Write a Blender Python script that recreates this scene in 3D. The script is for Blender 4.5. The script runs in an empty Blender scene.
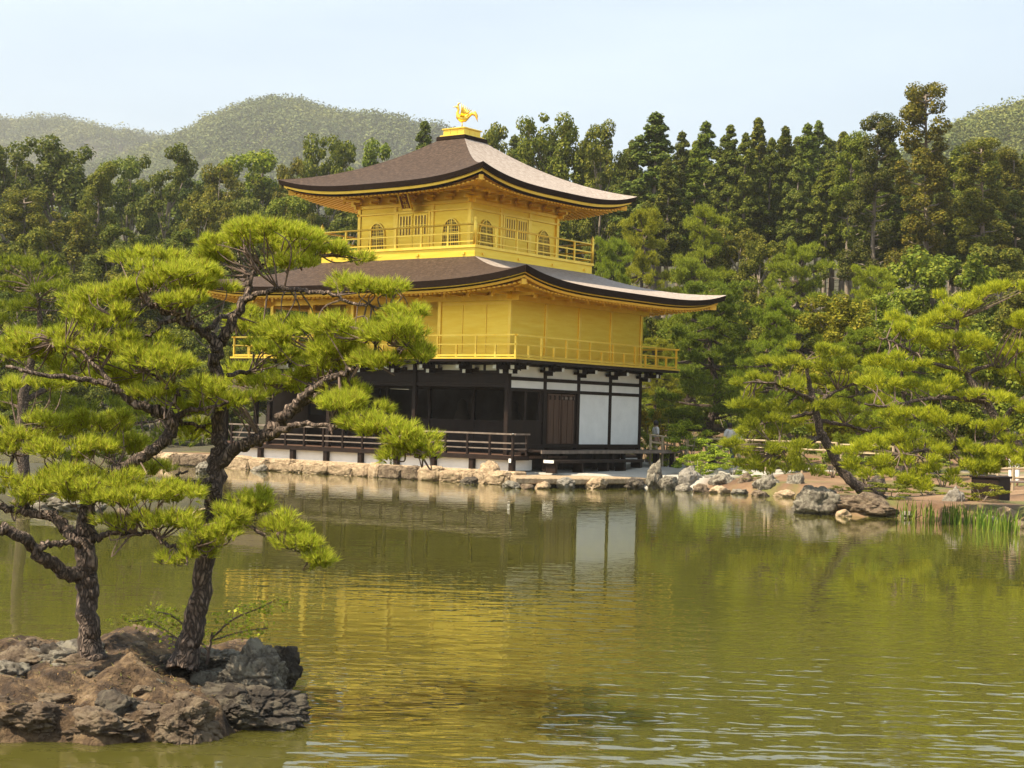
import bpy, bmesh, math, random
import numpy as np
from mathutils import Vector, Matrix, noise
R = math.radians
random.seed(7); RNG = np.random.default_rng(11)
scn = bpy.context.scene; COL = scn.collection

# ------------------------------------------------------------------ camera
CAM = np.array([33.88, -45.116, 2.35]); YAW, PITCH, ROLL, FPX = .642, .0189, .0279, 1620.1
_c, _s = math.cos(YAW), math.sin(YAW)
FW = np.array([-_s, _c, 0.]); RT = np.array([_c, _s, 0.]); UP = np.array([0, 0, 1.])
FLAT_F, FLAT_R = FW.copy(), RT.copy()
_c, _s = math.cos(PITCH), math.sin(PITCH); FW, UP = _c*FW+_s*UP, _c*UP-_s*FW
_c, _s = math.cos(ROLL), math.sin(ROLL); RT, UP = _c*RT+_s*UP, _c*UP-_s*RT
cam_d = bpy.data.cameras.new('camera'); cam = bpy.data.objects.new('camera', cam_d); COL.objects.link(cam)
M = Matrix.Identity(4)
for i in range(3):
    M[i][0] = RT[i]; M[i][1] = UP[i]; M[i][2] = -FW[i]; M[i][3] = CAM[i]
cam.matrix_world = M
cam_d.sensor_fit = 'HORIZONTAL'; cam_d.sensor_width = 36; cam_d.lens = FPX/1024*36
cam_d.clip_start = .1; cam_d.clip_end = 12000
scn.camera = cam

def ray(u, v): return FW+RT*((u-512)/FPX)+UP*((384-v)/FPX)
def P(u, v, d): return CAM+ray(u, v)*d                # the point seen at a pixel, d metres away
def G(u, v, z=0.):                                     # ... or where that sight line meets height z
    r = ray(u, v); return CAM+r*((z-CAM[2])/r[2])
def at(u, d, z=0.):                                    # ground position by bearing and distance
    p = CAM+FLAT_F*d+FLAT_R*((u-512)/FPX*d); return np.array([p[0], p[1], z])
def dep(x, y): return (x-CAM[0])*FLAT_F[0]+(y-CAM[1])*FLAT_F[1]
def lat(x, y): return (x-CAM[0])*FLAT_R[0]+(y-CAM[1])*FLAT_R[1]

# ------------------------------------------------------------------ light
SUN_EL = R(56)
_h = FLAT_F*-.42+FLAT_R*-.9; _h /= np.linalg.norm(_h)          # towards the sun: from the left
SDIR = Vector((_h[0]*math.cos(SUN_EL), _h[1]*math.cos(SUN_EL), math.sin(SUN_EL)))
sd = bpy.data.lights.new('sun', 'SUN'); sd.energy = 5.0; sd.angle = R(.55); sd.color = (1, .86, .64)
sun = bpy.data.objects.new('sun', sd); COL.objects.link(sun)
sun.rotation_euler = SDIR.to_track_quat('Z', 'Y').to_euler()
w = bpy.data.worlds.new('World'); scn.world = w; w.use_nodes = True
nt = w.node_tree; nt.nodes.clear()
def N(t, ty, **k):
    n = t.nodes.new(ty)
    for a, b in k.items(): setattr(n, a, b)
    return n
out = N(nt, 'ShaderNodeOutputWorld'); bg = N(nt, 'ShaderNodeBackground')
sky = N(nt, 'ShaderNodeTexSky', sky_type='NISHITA', sun_disc=False)
sky.sun_elevation = SUN_EL; sky.sun_rotation = math.atan2(SDIR.x, SDIR.y)
sky.air_density = 1.0; sky.dust_density = 2.5; sky.ozone_density = 1.0; sky.altitude = 100
# thin veil of high cloud over the blue
tc = N(nt, 'ShaderNodeTexCoord'); mp = N(nt, 'ShaderNodeMapping'); mp.inputs['Scale'].default_value = (1.2, 1.2, 5)
nz = N(nt, 'ShaderNodeTexNoise'); nz.inputs['Scale'].default_value = 2.2; nz.inputs['Detail'].default_value = 6; nz.inputs['Roughness'].default_value = .55
rp = N(nt, 'ShaderNodeMapRange'); rp.inputs['From Min'].default_value = .38; rp.inputs['From Max'].default_value = .72
rp.inputs['To Min'].default_value = .62; rp.inputs['To Max'].default_value = .92
mx = N(nt, 'ShaderNodeMixRGB'); mx.inputs['Color2'].default_value = (4.7, 5.7, 6.6, 1)
for a, b in ((tc.outputs['Generated'], mp.inputs[0]), (mp.outputs[0], nz.inputs['Vector']), (nz.outputs['Fac'], rp.inputs['Value']),
             (rp.outputs[0], mx.inputs['Fac']), (sky.outputs[0], mx.inputs['Color1']), (mx.outputs[0], bg.inputs['Color']), (bg.outputs[0], out.inputs['Surface'])):
    nt.links.new(a, b)
bg.inputs['Strength'].default_value = .082
vs = scn.view_settings; vs.view_transform = 'Standard'; vs.look = 'None'; vs.exposure = 1.14; vs.gamma = 1; vs.use_curve_mapping = False
scn.cycles.max_bounces = 7; scn.cycles.diffuse_bounces = 3; scn.cycles.glossy_bounces = 4; scn.cycles.transmission_bounces = 3
scn.cycles.transparent_max_bounces = 4; scn.cycles.volume_bounces = 0; scn.cycles.use_adaptive_sampling = True
scn.cycles.caustics_reflective = False; scn.cycles.caustics_refractive = False; scn.cycles.sample_clamp_indirect = 6
scn.cycles.use_denoising = True

# ------------------------------------------------------------------ materials
def mat(name):
    m = bpy.data.materials.new(name); m.use_nodes = True; m.node_tree.nodes.clear()
    o = N(m.node_tree, 'ShaderNodeOutputMaterial'); return m, m.node_tree, o
def L(t, a, b): t.links.new(a, b)
def noisy(t, scale, detail=5, rough=.6, coord='Object', stretch=None, w=None):
    tc = N(t, 'ShaderNodeTexCoord'); src = tc.outputs['Object' if coord == 'World' else coord]
    if coord == 'World': src = N(t, 'ShaderNodeNewGeometry').outputs['Position']
    if stretch:
        mp = N(t, 'ShaderNodeMapping'); mp.inputs['Scale'].default_value = stretch; L(t, src, mp.inputs[0]); src = mp.outputs[0]
    n = N(t, 'ShaderNodeTexNoise'); n.inputs['Scale'].default_value = scale; n.inputs['Detail'].default_value = detail; n.inputs['Roughness'].default_value = rough
    L(t, src, n.inputs['Vector']); return n
def ramp(t, src, stops):
    r = N(t, 'ShaderNodeValToRGB'); L(t, src, r.inputs[0]); e = r.color_ramp.elements
    while len(e) < len(stops): e.new(.5)
    for k, (p, c) in enumerate(stops): e[k].position = p; e[k].color = (*c, 1)
    return r
def surf(name, stops, scale=4, rough=.7, metal=0., bump=.0, bscale=None, stretch=None, spec=.5, dist=.02, coord='Object', detail=6):
    m, t, o = mat(name); b = N(t, 'ShaderNodeBsdfPrincipled'); L(t, b.outputs[0], o.inputs[0])
    n = noisy(t, scale, detail=detail, coord=coord, stretch=stretch); r = ramp(t, n.outputs['Fac'], stops); L(t, r.outputs[0], b.inputs['Base Color'])
    b.inputs['Roughness'].default_value = rough; b.inputs['Metallic'].default_value = metal; b.inputs['Specular IOR Level'].default_value = spec
    if bump:
        n2 = noisy(t, bscale or scale*4, coord=coord, stretch=stretch); bp = N(t, 'ShaderNodeBump'); bp.inputs['Strength'].default_value = bump
        bp.inputs['Distance'].default_value = dist; L(t, n2.outputs['Fac'], bp.inputs['Height']); L(t, bp.outputs[0], b.inputs['Normal'])
    return m
def gold(name, c0, c1, rough, stretch, bump=.25, metal=.72):
    m, t, o = mat(name); b = N(t, 'ShaderNodeBsdfPrincipled'); L(t, b.outputs[0], o.inputs[0])
    n = noisy(t, 1.6, coord='World', stretch=stretch); r = ramp(t, n.outputs['Fac'], [(.3, c0), (.7, c1)]); L(t, r.outputs[0], b.inputs['Base Color'])
    b.inputs['Metallic'].default_value = metal
    r2 = N(t, 'ShaderNodeMapRange'); n2 = noisy(t, 5, coord='World'); L(t, n2.outputs['Fac'], r2.inputs['Value'])
    r2.inputs['To Min'].default_value = rough-.08; r2.inputs['To Max'].default_value = rough+.12; L(t, r2.outputs[0], b.inputs['Roughness'])
    bp = N(t, 'ShaderNodeBump'); bp.inputs['Strength'].default_value = bump; bp.inputs['Distance'].default_value = .004
    n3 = noisy(t, 9, coord='World', stretch=stretch); L(t, n3.outputs['Fac'], bp.inputs['Height']); L(t, bp.outputs[0], b.inputs['Normal'])
    return m
def leafmat(name, cols, transl=.35, hue=.0, rough=.6, objcol=False):
    m, t, o = mat(name); g = N(t, 'ShaderNodeNewGeometry'); n = len(cols)
    r = ramp(t, g.outputs['Random Per Island'], [((i+.5)/n, c) for i, c in enumerate(cols)])
    src = r.outputs[0]
    if objcol:
        oi = N(t, 'ShaderNodeObjectInfo'); mm = N(t, 'ShaderNodeMixRGB', blend_type='MULTIPLY'); mm.inputs[0].default_value = 1
        L(t, src, mm.inputs[1]); L(t, oi.outputs['Color'], mm.inputs[2]); src = mm.outputs[0]
    d = N(t, 'ShaderNodeBsdfPrincipled'); d.inputs['Roughness'].default_value = rough; d.inputs['Specular IOR Level'].default_value = .12; L(t, src, d.inputs['Base Color'])
    tr = N(t, 'ShaderNodeBsdfTranslucent'); L(t, src, tr.inputs[0])
    ms = N(t, 'ShaderNodeMixShader'); ms.inputs[0].default_value = transl
    L(t, d.outputs[0], ms.inputs[1]); L(t, tr.outputs[0], ms.inputs[2]); L(t, ms.outputs[0], o.inputs[0]); return m

MT = {}
MT['gold_wall'] = gold('gold_leaf_wall', (.92, .61, .05), (1.0, .73, .10), .38, (.6, .6, 5))
MT['gold_trim'] = gold('gold_leaf_trim', (.95, .62, .07), (1.0, .73, .13), .33, (2, 2, 2))
MT['gold_soffit'] = gold('gold_leaf_soffit', (.90, .52, .05), (.98, .60, .08), .5, (2, 2, 2), metal=.35)
MT['gold_shade'] = surf('amber_door_paper', [(.3, (.42, .24, .04)), (.7, (.52, .31, .06))], 8, .5)
MT['bark_roof'] = surf('cypress_bark_roof', [(.25, (.018, .010, .006)), (.5, (.045, .026, .016)), (.75, (.10, .066, .045))], 8, .8, bump=.6, bscale=14, spec=.25, dist=.03, coord='World', detail=9)
MT['bark_sheen'] = surf('sheen_bark_roof', [(.25, (.19, .145, .115)), (.5, (.31, .255, .215)), (.75, (.46, .40, .35))], 8, .7, bump=.6, bscale=14, spec=.3, dist=.03, coord='World', detail=9)  # paler copy of the roof bark, with the sheen of light put into its colour
MT['bark_edge'] = surf('cypress_bark_edge', [(.3, (.010, .005, .003)), (.7, (.026, .014, .008))], 6, .9, bump=.4, bscale=30, stretch=(1, 1, 8), spec=.1)
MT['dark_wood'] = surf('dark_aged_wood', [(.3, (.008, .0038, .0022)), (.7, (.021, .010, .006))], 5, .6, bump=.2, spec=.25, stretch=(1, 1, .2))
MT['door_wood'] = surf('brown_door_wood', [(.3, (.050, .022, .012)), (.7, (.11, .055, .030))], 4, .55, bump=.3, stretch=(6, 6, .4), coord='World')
MT['deck_wood'] = surf('deck_wood', [(.3, (.07, .035, .022)), (.7, (.16, .09, .06))], 3, .5, bump=.2, stretch=(.4, 6, 1), coord='World')
MT['worn_wood'] = surf('worn_grey_wood', [(.3, (.12, .09, .07)), (.7, (.24, .19, .155))], 5, .6, bump=.2)
MT['plaster'] = surf('white_plaster', [(.3, (.76, .76, .73)), (.7, (.86, .86, .83))], 2, .8, bump=.1)
MT['white_paint'] = surf('white_paint', [(.3, (.75, .75, .70)), (.7, (.82, .82, .78))], 2, .6)
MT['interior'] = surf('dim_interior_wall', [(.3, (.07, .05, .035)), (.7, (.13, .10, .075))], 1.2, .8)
MT['lattice_back'] = surf('window_shade', [(.3, (.10, .052, .016)), (.7, (.16, .085, .026))], 8, .5)
MT['plaque'] = surf('red_brown_plaque', [(.3, (.16, .035, .010)), (.7, (.24, .06, .018))], 8, .5)
MT['rail_wood'] = surf('pale_fence_wood', [(.3, (.33, .25, .15)), (.7, (.50, .40, .26))], 6, .7, bump=.2)
MT['bark'] = None

def bark(name, c0, c1, c2, sc=9, st=(1, 1, .28), bump=1., dist=.02):
    m, t, o = mat(name); b = N(t, 'ShaderNodeBsdfPrincipled'); L(t, b.outputs[0], o.inputs[0]); b.inputs['Roughness'].default_value = .85
    tc = N(t, 'ShaderNodeTexCoord'); mp = N(t, 'ShaderNodeMapping'); mp.inputs['Scale'].default_value = st; L(t, tc.outputs['Object'], mp.inputs[0])
    nn = N(t, 'ShaderNodeTexNoise'); nn.inputs['Scale'].default_value = 6; nn.inputs['Detail'].default_value = 4; L(t, mp.outputs[0], nn.inputs['Vector'])
    ad = N(t, 'ShaderNodeVectorMath', operation='MULTIPLY_ADD'); L(t, nn.outputs['Color'], ad.inputs[0]); ad.inputs[1].default_value = (.30,)*3; L(t, mp.outputs[0], ad.inputs[2])
    v = N(t, 'ShaderNodeTexVoronoi', feature='DISTANCE_TO_EDGE'); v.inputs['Scale'].default_value = sc; L(t, ad.outputs[0], v.inputs['Vector'])
    r = ramp(t, v.outputs['Distance'], [(0., c0), (.22, c1), (.55, c2)])
    n2 = noisy(t, 30); mm = N(t, 'ShaderNodeMixRGB', blend_type='MULTIPLY'); mm.inputs[0].default_value = .6
    r2 = ramp(t, n2.outputs['Fac'], [(.3, (.5, .5, .5)), (.7, (1.3, 1.25, 1.2))]); L(t, r.outputs[0], mm.inputs[1]); L(t, r2.outputs[0], mm.inputs[2]); L(t, mm.outputs[0], b.inputs['Base Color'])
    r3 = N(t, 'ShaderNodeMapRange'); r3.inputs['From Max'].default_value = .25; L(t, v.outputs['Distance'], r3.inputs['Value'])
    sm = N(t, 'ShaderNodeMath', operation='MULTIPLY_ADD'); L(t, n2.outputs['Fac'], sm.inputs[0]); sm.inputs[1].default_value = .5; L(t, r3.outputs[0], sm.inputs[2])
    bp = N(t, 'ShaderNodeBump'); bp.inputs['Strength'].default_value = bump; bp.inputs['Distance'].default_value = dist; L(t, sm.outputs[0], bp.inputs['Height']); L(t, bp.outputs[0], b.inputs['Normal'])
    return m
MT['pine_bark'] = bark('plated_pine_bark', (.030, .020, .014), (.14, .098, .075), (.34, .265, .215), 25, (1, 1, .42), .9, .014)
MT['twig'] = surf('twig_bark', [(.3, (.07, .042, .03)), (.7, (.20, .14, .11))], 20, .8, bump=.3)
MT['trunk'] = surf('forest_trunk_bark', [(.3, (.12, .09, .065)), (.7, (.34, .28, .22))], 3, .9, bump=.6, bscale=12, stretch=(3, 3, .3))

def rockmat(name, c0, c1, c2, lichen):
    m, t, o = mat(name); b = N(t, 'ShaderNodeBsdfPrincipled'); L(t, b.outputs[0], o.inputs[0]); b.inputs['Roughness'].default_value = .85
    n = noisy(t, 4.5, 12, .75, 'World'); r = ramp(t, n.outputs['Fac'], [(.3, c0), (.5, c1), (.72, c2)])
    n2 = noisy(t, 7, 5, .7, 'World'); r2 = ramp(t, n2.outputs['Fac'], [(.50, (0, 0, 0)), (.56, (1, 1, 1))])
    mm = N(t, 'ShaderNodeMixRGB'); L(t, r2.outputs[0], mm.inputs[0]); L(t, r.outputs[0], mm.inputs[1]); mm.inputs[2].default_value = (*lichen, 1)
    L(t, mm.outputs[0], b.inputs['Base Color'])
    # damp dark foot just above the pond
    n3 = noisy(t, 14, 10, .8, 'World'); bp = N(t, 'ShaderNodeBump'); bp.inputs['Strength'].default_value = .9; bp.inputs['Distance'].default_value = .06
    L(t, n3.outputs['Fac'], bp.inputs['Height']); L(t, bp.outputs[0], b.inputs['Normal']); return m
MT['rock_grey'] = rockmat('grey_rock', (.035, .028, .020), (.135, .115, .087), (.32, .285, .225), (.26, .235, .18))
MT['rock_brown'] = rockmat('brown_rock', (.030, .018, .010), (.11, .074, .045), (.27, .20, .13), (.20, .15, .095))
MT['rock_dark'] = rockmat('dark_rock', (.014, .010, .007), (.045, .034, .024), (.14, .11, .08), (.12, .10, .07))
MT['rock_pale'] = rockmat('pale_rock', (.08, .07, .058), (.21, .19, .16), (.40, .37, .33), (.26, .235, .195))
MT['rock_cream'] = rockmat('cream_stone', (.20, .14, .085), (.42, .31, .19), (.58, .46, .31), (.30, .21, .13))
MT['needle'] = leafmat('pine_needles', [(.30, .22, .05), (.20, .26, .02), (.33, .40, .028), (.40, .47, .034), (.47, .53, .042), (.58, .61, .06), (.66, .66, .09)], .5)
MT['needle_far'] = leafmat('pine_needle_tufts', [(.15, .18, .016), (.24, .265, .022), (.34, .35, .03), (.46, .44, .045)], .42, objcol=True)
MT['leaf'] = leafmat('forest_leaves', [(.045, .065, .015), (.075, .10, .022), (.115, .14, .03), (.16, .17, .045)], .4, objcol=True)
MT['canopy'] = leafmat('hill_canopy', [(.06, .075, .030), (.09, .10, .042), (.12, .125, .05), (.15, .15, .065)], .2, objcol=True)
MT['iris'] = leafmat('iris_blades', [(.08, .15, .015), (.13, .21, .022), (.22, .27, .04)], .35)

# ground: soil, moss and raked gravel laid out by painted masks
def ground_mat():
    m, t, o = mat('garden_ground'); b = N(t, 'ShaderNodeBsdfPrincipled'); L(t, b.outputs[0], o.inputs[0]); b.inputs['Roughness'].default_value = .95
    n = noisy(t, .6, 8, .65, 'World'); soil = ramp(t, n.outputs['Fac'], [(.3, (.085, .045, .022)), (.5, (.17, .10, .052)), (.75, (.26, .175, .10))])
    n1 = noisy(t, 3, 8, .7, 'World'); moss = ramp(t, n1.outputs['Fac'], [(.3, (.06, .065, .015)), (.7, (.15, .14, .035))])
    n2 = noisy(t, .35, 4, .6, 'World'); mk = ramp(t, n2.outputs['Fac'], [(.50, (0, 0, 0)), (.58, (1, 1, 1))])
    a = N(t, 'ShaderNodeAttribute', attribute_name='gravel'); f = N(t, 'ShaderNodeAttribute', attribute_name='forest')
    m1 = N(t, 'ShaderNodeMixRGB'); L(t, mk.outputs[0], m1.inputs[0]); L(t, soil.outputs[0], m1.inputs[1]); L(t, moss.outputs[0], m1.inputs[2])
    n4 = noisy(t, 40, 2, .5, 'World'); gr = ramp(t, n4.outputs['Fac'], [(.3, (.30, .28, .24)), (.7, (.42, .40, .35))])
    m2 = N(t, 'ShaderNodeMixRGB'); L(t, a.outputs['Fac'], m2.inputs[0]); L(t, m1.outputs[0], m2.inputs[1]); L(t, gr.outputs[0], m2.inputs[2])
    fl = ramp(t, n1.outputs['Fac'], [(.3, (.03, .030, .014)), (.7, (.06, .052, .026))])
    m3 = N(t, 'ShaderNodeMixRGB'); L(t, f.outputs['Fac'], m3.inputs[0]); L(t, m2.outputs[0], m3.inputs[1]); L(t, fl.outputs[0], m3.inputs[2])
    L(t, m3.outputs[0], b.inputs['Base Color'])
    n5 = noisy(t, 9, 6, .7, 'World'); bp = N(t, 'ShaderNodeBump'); bp.inputs['Strength'].default_value = .6; bp.inputs['Distance'].default_value = .05
    L(t, n5.outputs['Fac'], bp.inputs['Height']); L(t, bp.outputs[0], b.inputs['Normal']); return m
MT['ground'] = ground_mat()

def water_mat():
    m, t, o = mat('pond_water'); b = N(t, 'ShaderNodeBsdfPrincipled'); L(t, b.outputs[0], o.inputs[0])
    n = noisy(t, .12, 3, .5, 'World'); r = ramp(t, n.outputs['Fac'], [(.35, (.062, .059, .012)), (.65, (.078, .074, .015))]); L(t, r.outputs[0], b.inputs['Base Color'])
    b.subsurface_method = 'BURLEY'; b.inputs['Subsurface Weight'].default_value = 1; b.inputs['Subsurface Radius'].default_value = (1, 1, .5); b.inputs['Subsurface Scale'].default_value = .9; b.inputs['Roughness'].default_value = .015; b.inputs['IOR'].default_value = 1.33; b.inputs['Specular IOR Level'].default_value = .5
    g = N(t, 'ShaderNodeNewGeometry'); rt = N(t, 'ShaderNodeMapping'); rt.inputs['Rotation'].default_value = (0, 0, -YAW); L(t, g.outputs['Position'], rt.inputs[0])
    def layer(sc, st, det):
        mp = N(t, 'ShaderNodeMapping'); mp.inputs['Scale'].default_value = st; L(t, rt.outputs[0], mp.inputs[0])
        k = N(t, 'ShaderNodeTexNoise'); k.inputs['Scale'].default_value = sc; k.inputs['Detail'].default_value = det; k.inputs['Roughness'].default_value = .5; L(t, mp.outputs[0], k.inputs['Vector']); return k
    a = layer(3.4, (.5, 1, 1), 2); c = layer(.5, (.5, 1, 1), 2); pt = layer(.05, (1, 1, 1), 2)
    mk = N(t, 'ShaderNodeMapRange'); mk.inputs['From Min'].default_value = .42; mk.inputs['From Max'].default_value = .62; mk.inputs['To Min'].default_value = .25; mk.inputs['To Max'].default_value = 1.1
    L(t, pt.outputs['Fac'], mk.inputs['Value'])
    sx_ = N(t, 'ShaderNodeSeparateXYZ'); L(t, rt.outputs[0], sx_.inputs[0]); wd_ = N(t, 'ShaderNodeMapRange', interpolation_type='SMOOTHSTEP'); L(t, sx_.outputs['Y'], wd_.inputs['Value'])   # a breeze ruffles the south end of the pond
    wd_.inputs['From Min'].default_value = -44.5; wd_.inputs['From Max'].default_value = -26; wd_.inputs['To Min'].default_value = 1.35; wd_.inputs['To Max'].default_value = .38
    m0 = N(t, 'ShaderNodeMath', operation='MULTIPLY'); L(t, wd_.outputs[0], m0.inputs[0]); L(t, mk.outputs[0], m0.inputs[1])
    h = N(t, 'ShaderNodeMath', operation='MULTIPLY'); L(t, a.outputs['Fac'], h.inputs[0]); L(t, m0.outputs[0], h.inputs[1])
    h2 = N(t, 'ShaderNodeMath', operation='MULTIPLY_ADD'); L(t, c.outputs['Fac'], h2.inputs[0]); h2.inputs[1].default_value = .35; L(t, h.outputs[0], h2.inputs[2])
    bp = N(t, 'ShaderNodeBump'); bp.inputs['Strength'].default_value = 1; bp.inputs['Distance'].default_value = .013; L(t, h2.outputs[0], bp.inputs['Height']); L(t, bp.outputs[0], b.inputs['Normal'])
    return m
MT['water'] = water_mat()

# ------------------------------------------------------------------ object helpers
ORG = {}
def tag(o, label=None, cat=None, group=None, kind=None):
    if label: o['label'] = label
    if cat: o['category'] = cat
    if group: o['group'] = group
    if kind: o['kind'] = kind
    return o
def empty(name, loc, label, cat, group=None):
    o = bpy.data.objects.new(name, None); COL.objects.link(o); o.location = tuple(map(float, loc)); ORG[o] = np.array(loc, float)
    o.empty_display_size = .3
    return tag(o, label, cat, group)
def link_mesh(name, me, m, parent=None, org=None):
    o = bpy.data.objects.new(name, me); COL.objects.link(o)
    if m is not None: me.materials.append(MT[m] if isinstance(m, str) else m)
    if parent is not None: o.parent = parent; ORG[o] = ORG[parent]
    else:
        ORG[o] = np.zeros(3) if org is None else np.array(org, float); o.location = tuple(map(float, ORG[o]))
    return o
def np_mesh(name, verts, sizes_or_k, idx=None):
    """verts (n,3); faces: (m,k) int array"""
    me = bpy.data.meshes.new(name); f = np.asarray(sizes_or_k, dtype=np.int32); k = f.shape[1]; n = len(f)
    me.vertices.add(len(verts)); me.vertices.foreach_set('co', np.asarray(verts, dtype=np.float32).ravel())
    me.loops.add(n*k); me.loops.foreach_set('vertex_index', f.ravel())
    me.polygons.add(n); me.polygons.foreach_set('loop_start', np.arange(0, n*k, k, dtype=np.int32)); me.polygons.foreach_set('loop_total', np.full(n, k, dtype=np.int32))
    me.update(calc_edges=True); return me
class MB:
    def __init__(s): s.v = []; s.f = []
    def add(s, vs, fs):
        b = len(s.v); s.v += [tuple(map(float, p)) for p in vs]; s.f += [tuple(i+b for i in q) for q in fs]; return s
    def box(s, x0, x1, y0, y1, z0, z1):
        return s.add([(x0, y0, z0), (x1, y0, z0), (x1, y1, z0), (x0, y1, z0), (x0, y0, z1), (x1, y0, z1), (x1, y1, z1), (x0, y1, z1)],
                     [(3, 2, 1, 0), (4, 5, 6, 7), (0, 1, 5, 4), (1, 2, 6, 5), (2, 3, 7, 6), (3, 0, 4, 7)])
    def bar(s, a, b, wd, ht):           # box along a->b, wd sideways, ht up
        a = np.array(a, float); b = np.array(b, float); d = b-a; d /= np.linalg.norm(d); up = np.array([0, 0, 1.])
        if abs(d[2]) > .95: up = np.array([1., 0, 0])
        sd_ = np.cross(d, up); sd_ /= np.linalg.norm(sd_); u2 = np.cross(sd_, d)
        q = [a+sd_*i*wd/2+u2*j*ht/2 for i, j in ((-1, -1), (1, -1), (1, 1), (-1, 1))]+[b+sd_*i*wd/2+u2*j*ht/2 for i, j in ((-1, -1), (1, -1), (1, 1), (-1, 1))]
        return s.add(q, [(0, 1, 2, 3), (7, 6, 5, 4), (0, 4, 5, 1), (1, 5, 6, 2), (2, 6, 7, 3), (3, 7, 4, 0)])
    def tube(s, pts, rad, n=8, cap=True, wob=0.):
        pts = np.asarray(pts, float); rad = np.broadcast_to(rad, len(pts)); T = np.gradient(pts, axis=0); T /= np.linalg.norm(T, axis=1)[:, None]+1e-9
        u = np.cross(T[0], [0, 0, 1.]);
        if np.linalg.norm(u) < .1: u = np.cross(T[0], [1., 0, 0])
        u /= np.linalg.norm(u); vs = []
        for i in range(len(pts)):
            u = u-T[i]*np.dot(u, T[i]); u /= np.linalg.norm(u); w_ = np.cross(T[i], u)
            for k in range(n):
                a = 2*math.pi*k/n; r = rad[i]*(1+(wob*(noise.noise(Vector(pts[i]*3)+Vector((math.cos(a)*1.2, math.sin(a)*1.2, 0)))) if wob else 0))
                vs.append(pts[i]+r*(math.cos(a)*u+math.sin(a)*w_))
        fs = [(i*n+k, i*n+(k+1) % n, (i+1)*n+(k+1) % n, (i+1)*n+k) for i in range(len(pts)-1) for k in range(n)]
        if cap: fs += [tuple(range(n-1, -1, -1)), tuple((len(pts)-1)*n+k for k in range(n))]
        return s.add(vs, fs)
    def lathe(s, c, prof, n=12):        # prof: (r, z)
        vs = [(c[0]+r*math.cos(2*math.pi*k/n), c[1]+r*math.sin(2*math.pi*k/n), c[2]+z) for r, z in prof for k in range(n)]
        fs = [(i*n+k, i*n+(k+1) % n, (i+1)*n+(k+1) % n, (i+1)*n+k) for i in range(len(prof)-1) for k in range(n)]+[tuple(range(n-1, -1, -1)), tuple((len(prof)-1)*n+k for k in range(n))]
        return s.add(vs, fs)
    def grid(s, g):
        g = np.asarray(g, float); a, b, _ = g.shape
        return s.add(g.reshape(-1, 3), [(i*b+j, (i+1)*b+j, (i+1)*b+j+1, i*b+j+1) for i in range(a-1) for j in range(b-1)])
    def build(s, name, m, parent=None, org=None, smooth=False, bevel=0):
        me = bpy.data.meshes.new(name); o_ = ORG[parent] if parent is not None else (np.zeros(3) if org is None else np.array(org, float))
        me.from_pydata([tuple(np.array(p)-o_) for p in s.v], [], s.f); me.update()
        if smooth: me.polygons.foreach_set('use_smooth', [True]*len(me.polygons))
        o = link_mesh(name, me, m, parent, org)
        if bevel: b = o.modifiers.new('bevel', 'BEVEL'); b.width = bevel; b.segments = 1; b.limit_method = 'ANGLE'
        return o
def copy_tree(o, parent=None):
    c = o.copy(); COL.objects.link(c); c.parent = parent
    for ch in list(o.children): copy_tree(ch, c)
    return c

# ------------------------------------------------------------------ terrain
POND = [(-60, -8), (-40, -2), (-26, -1.0), (-16.8, -.8), (-16.5, -1.05), (-8, -1.05), (1.3, -1.05), (2.1, -.4), (3.7, 1.2), (4.9, 1.8), (6.8, 1.6), (9.2, 1.3), (10.6, 1.3), (12.4, -.8), (13.6, -4.0),
        (14.6, -6.9), (16.3, -6.7), (17.3, -5.9), (18.5, -5.8), (19.6, -5.3), (20.6, -6.3), (23, -8), (28, -13), (38, -24), (52, -34), (60, -44), (44, -47), (36, -48.5), (24, -52), (0, -56), (-30, -50), (-60, -40)]
ISLET = [(8.9, -21.6), (8.4, -22.4), (4.9, -22.5), (3, -22.2), (-2, -23), (-8, -20), (-7, -15), (0, -15), (5, -18), (8.4, -20.5)]
ISLAND = [tuple(G(u, v)[:2]) for u, v in ((-300, 742), (-120, 745), (0, 742), (100, 745), (190, 740), (250, 726), (284, 704), (280, 676), (230, 662), (150, 660), (60, 665), (0, 668), (-120, 672), (-300, 680))]
def sdist(px, py, poly):
    poly = np.array(poly); d = np.full(px.shape, 1e9); ins = np.zeros(px.shape, bool)
    for i in range(len(poly)):
        a = poly[i]; b = poly[(i+1) % len(poly)]; e = b-a; wx = px-a[0]; wy = py-a[1]
        t = np.clip((wx*e[0]+wy*e[1])/(e@e), 0, 1); d = np.minimum(d, np.hypot(wx-e[0]*t, wy-e[1]*t))
        c = (a[1] > py) != (b[1] > py)
        with np.errstate(divide='ignore', invalid='ignore'): xx = (b[0]-a[0])*(py-a[1])/(b[1]-a[1])+a[0]
        ins ^= c & (px < xx)
    return np.where(ins, -d, d)
def sstep(a, b, x): t = np.clip((x-a)/(b-a), 0, 1); return t*t*(3-2*t)
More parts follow.
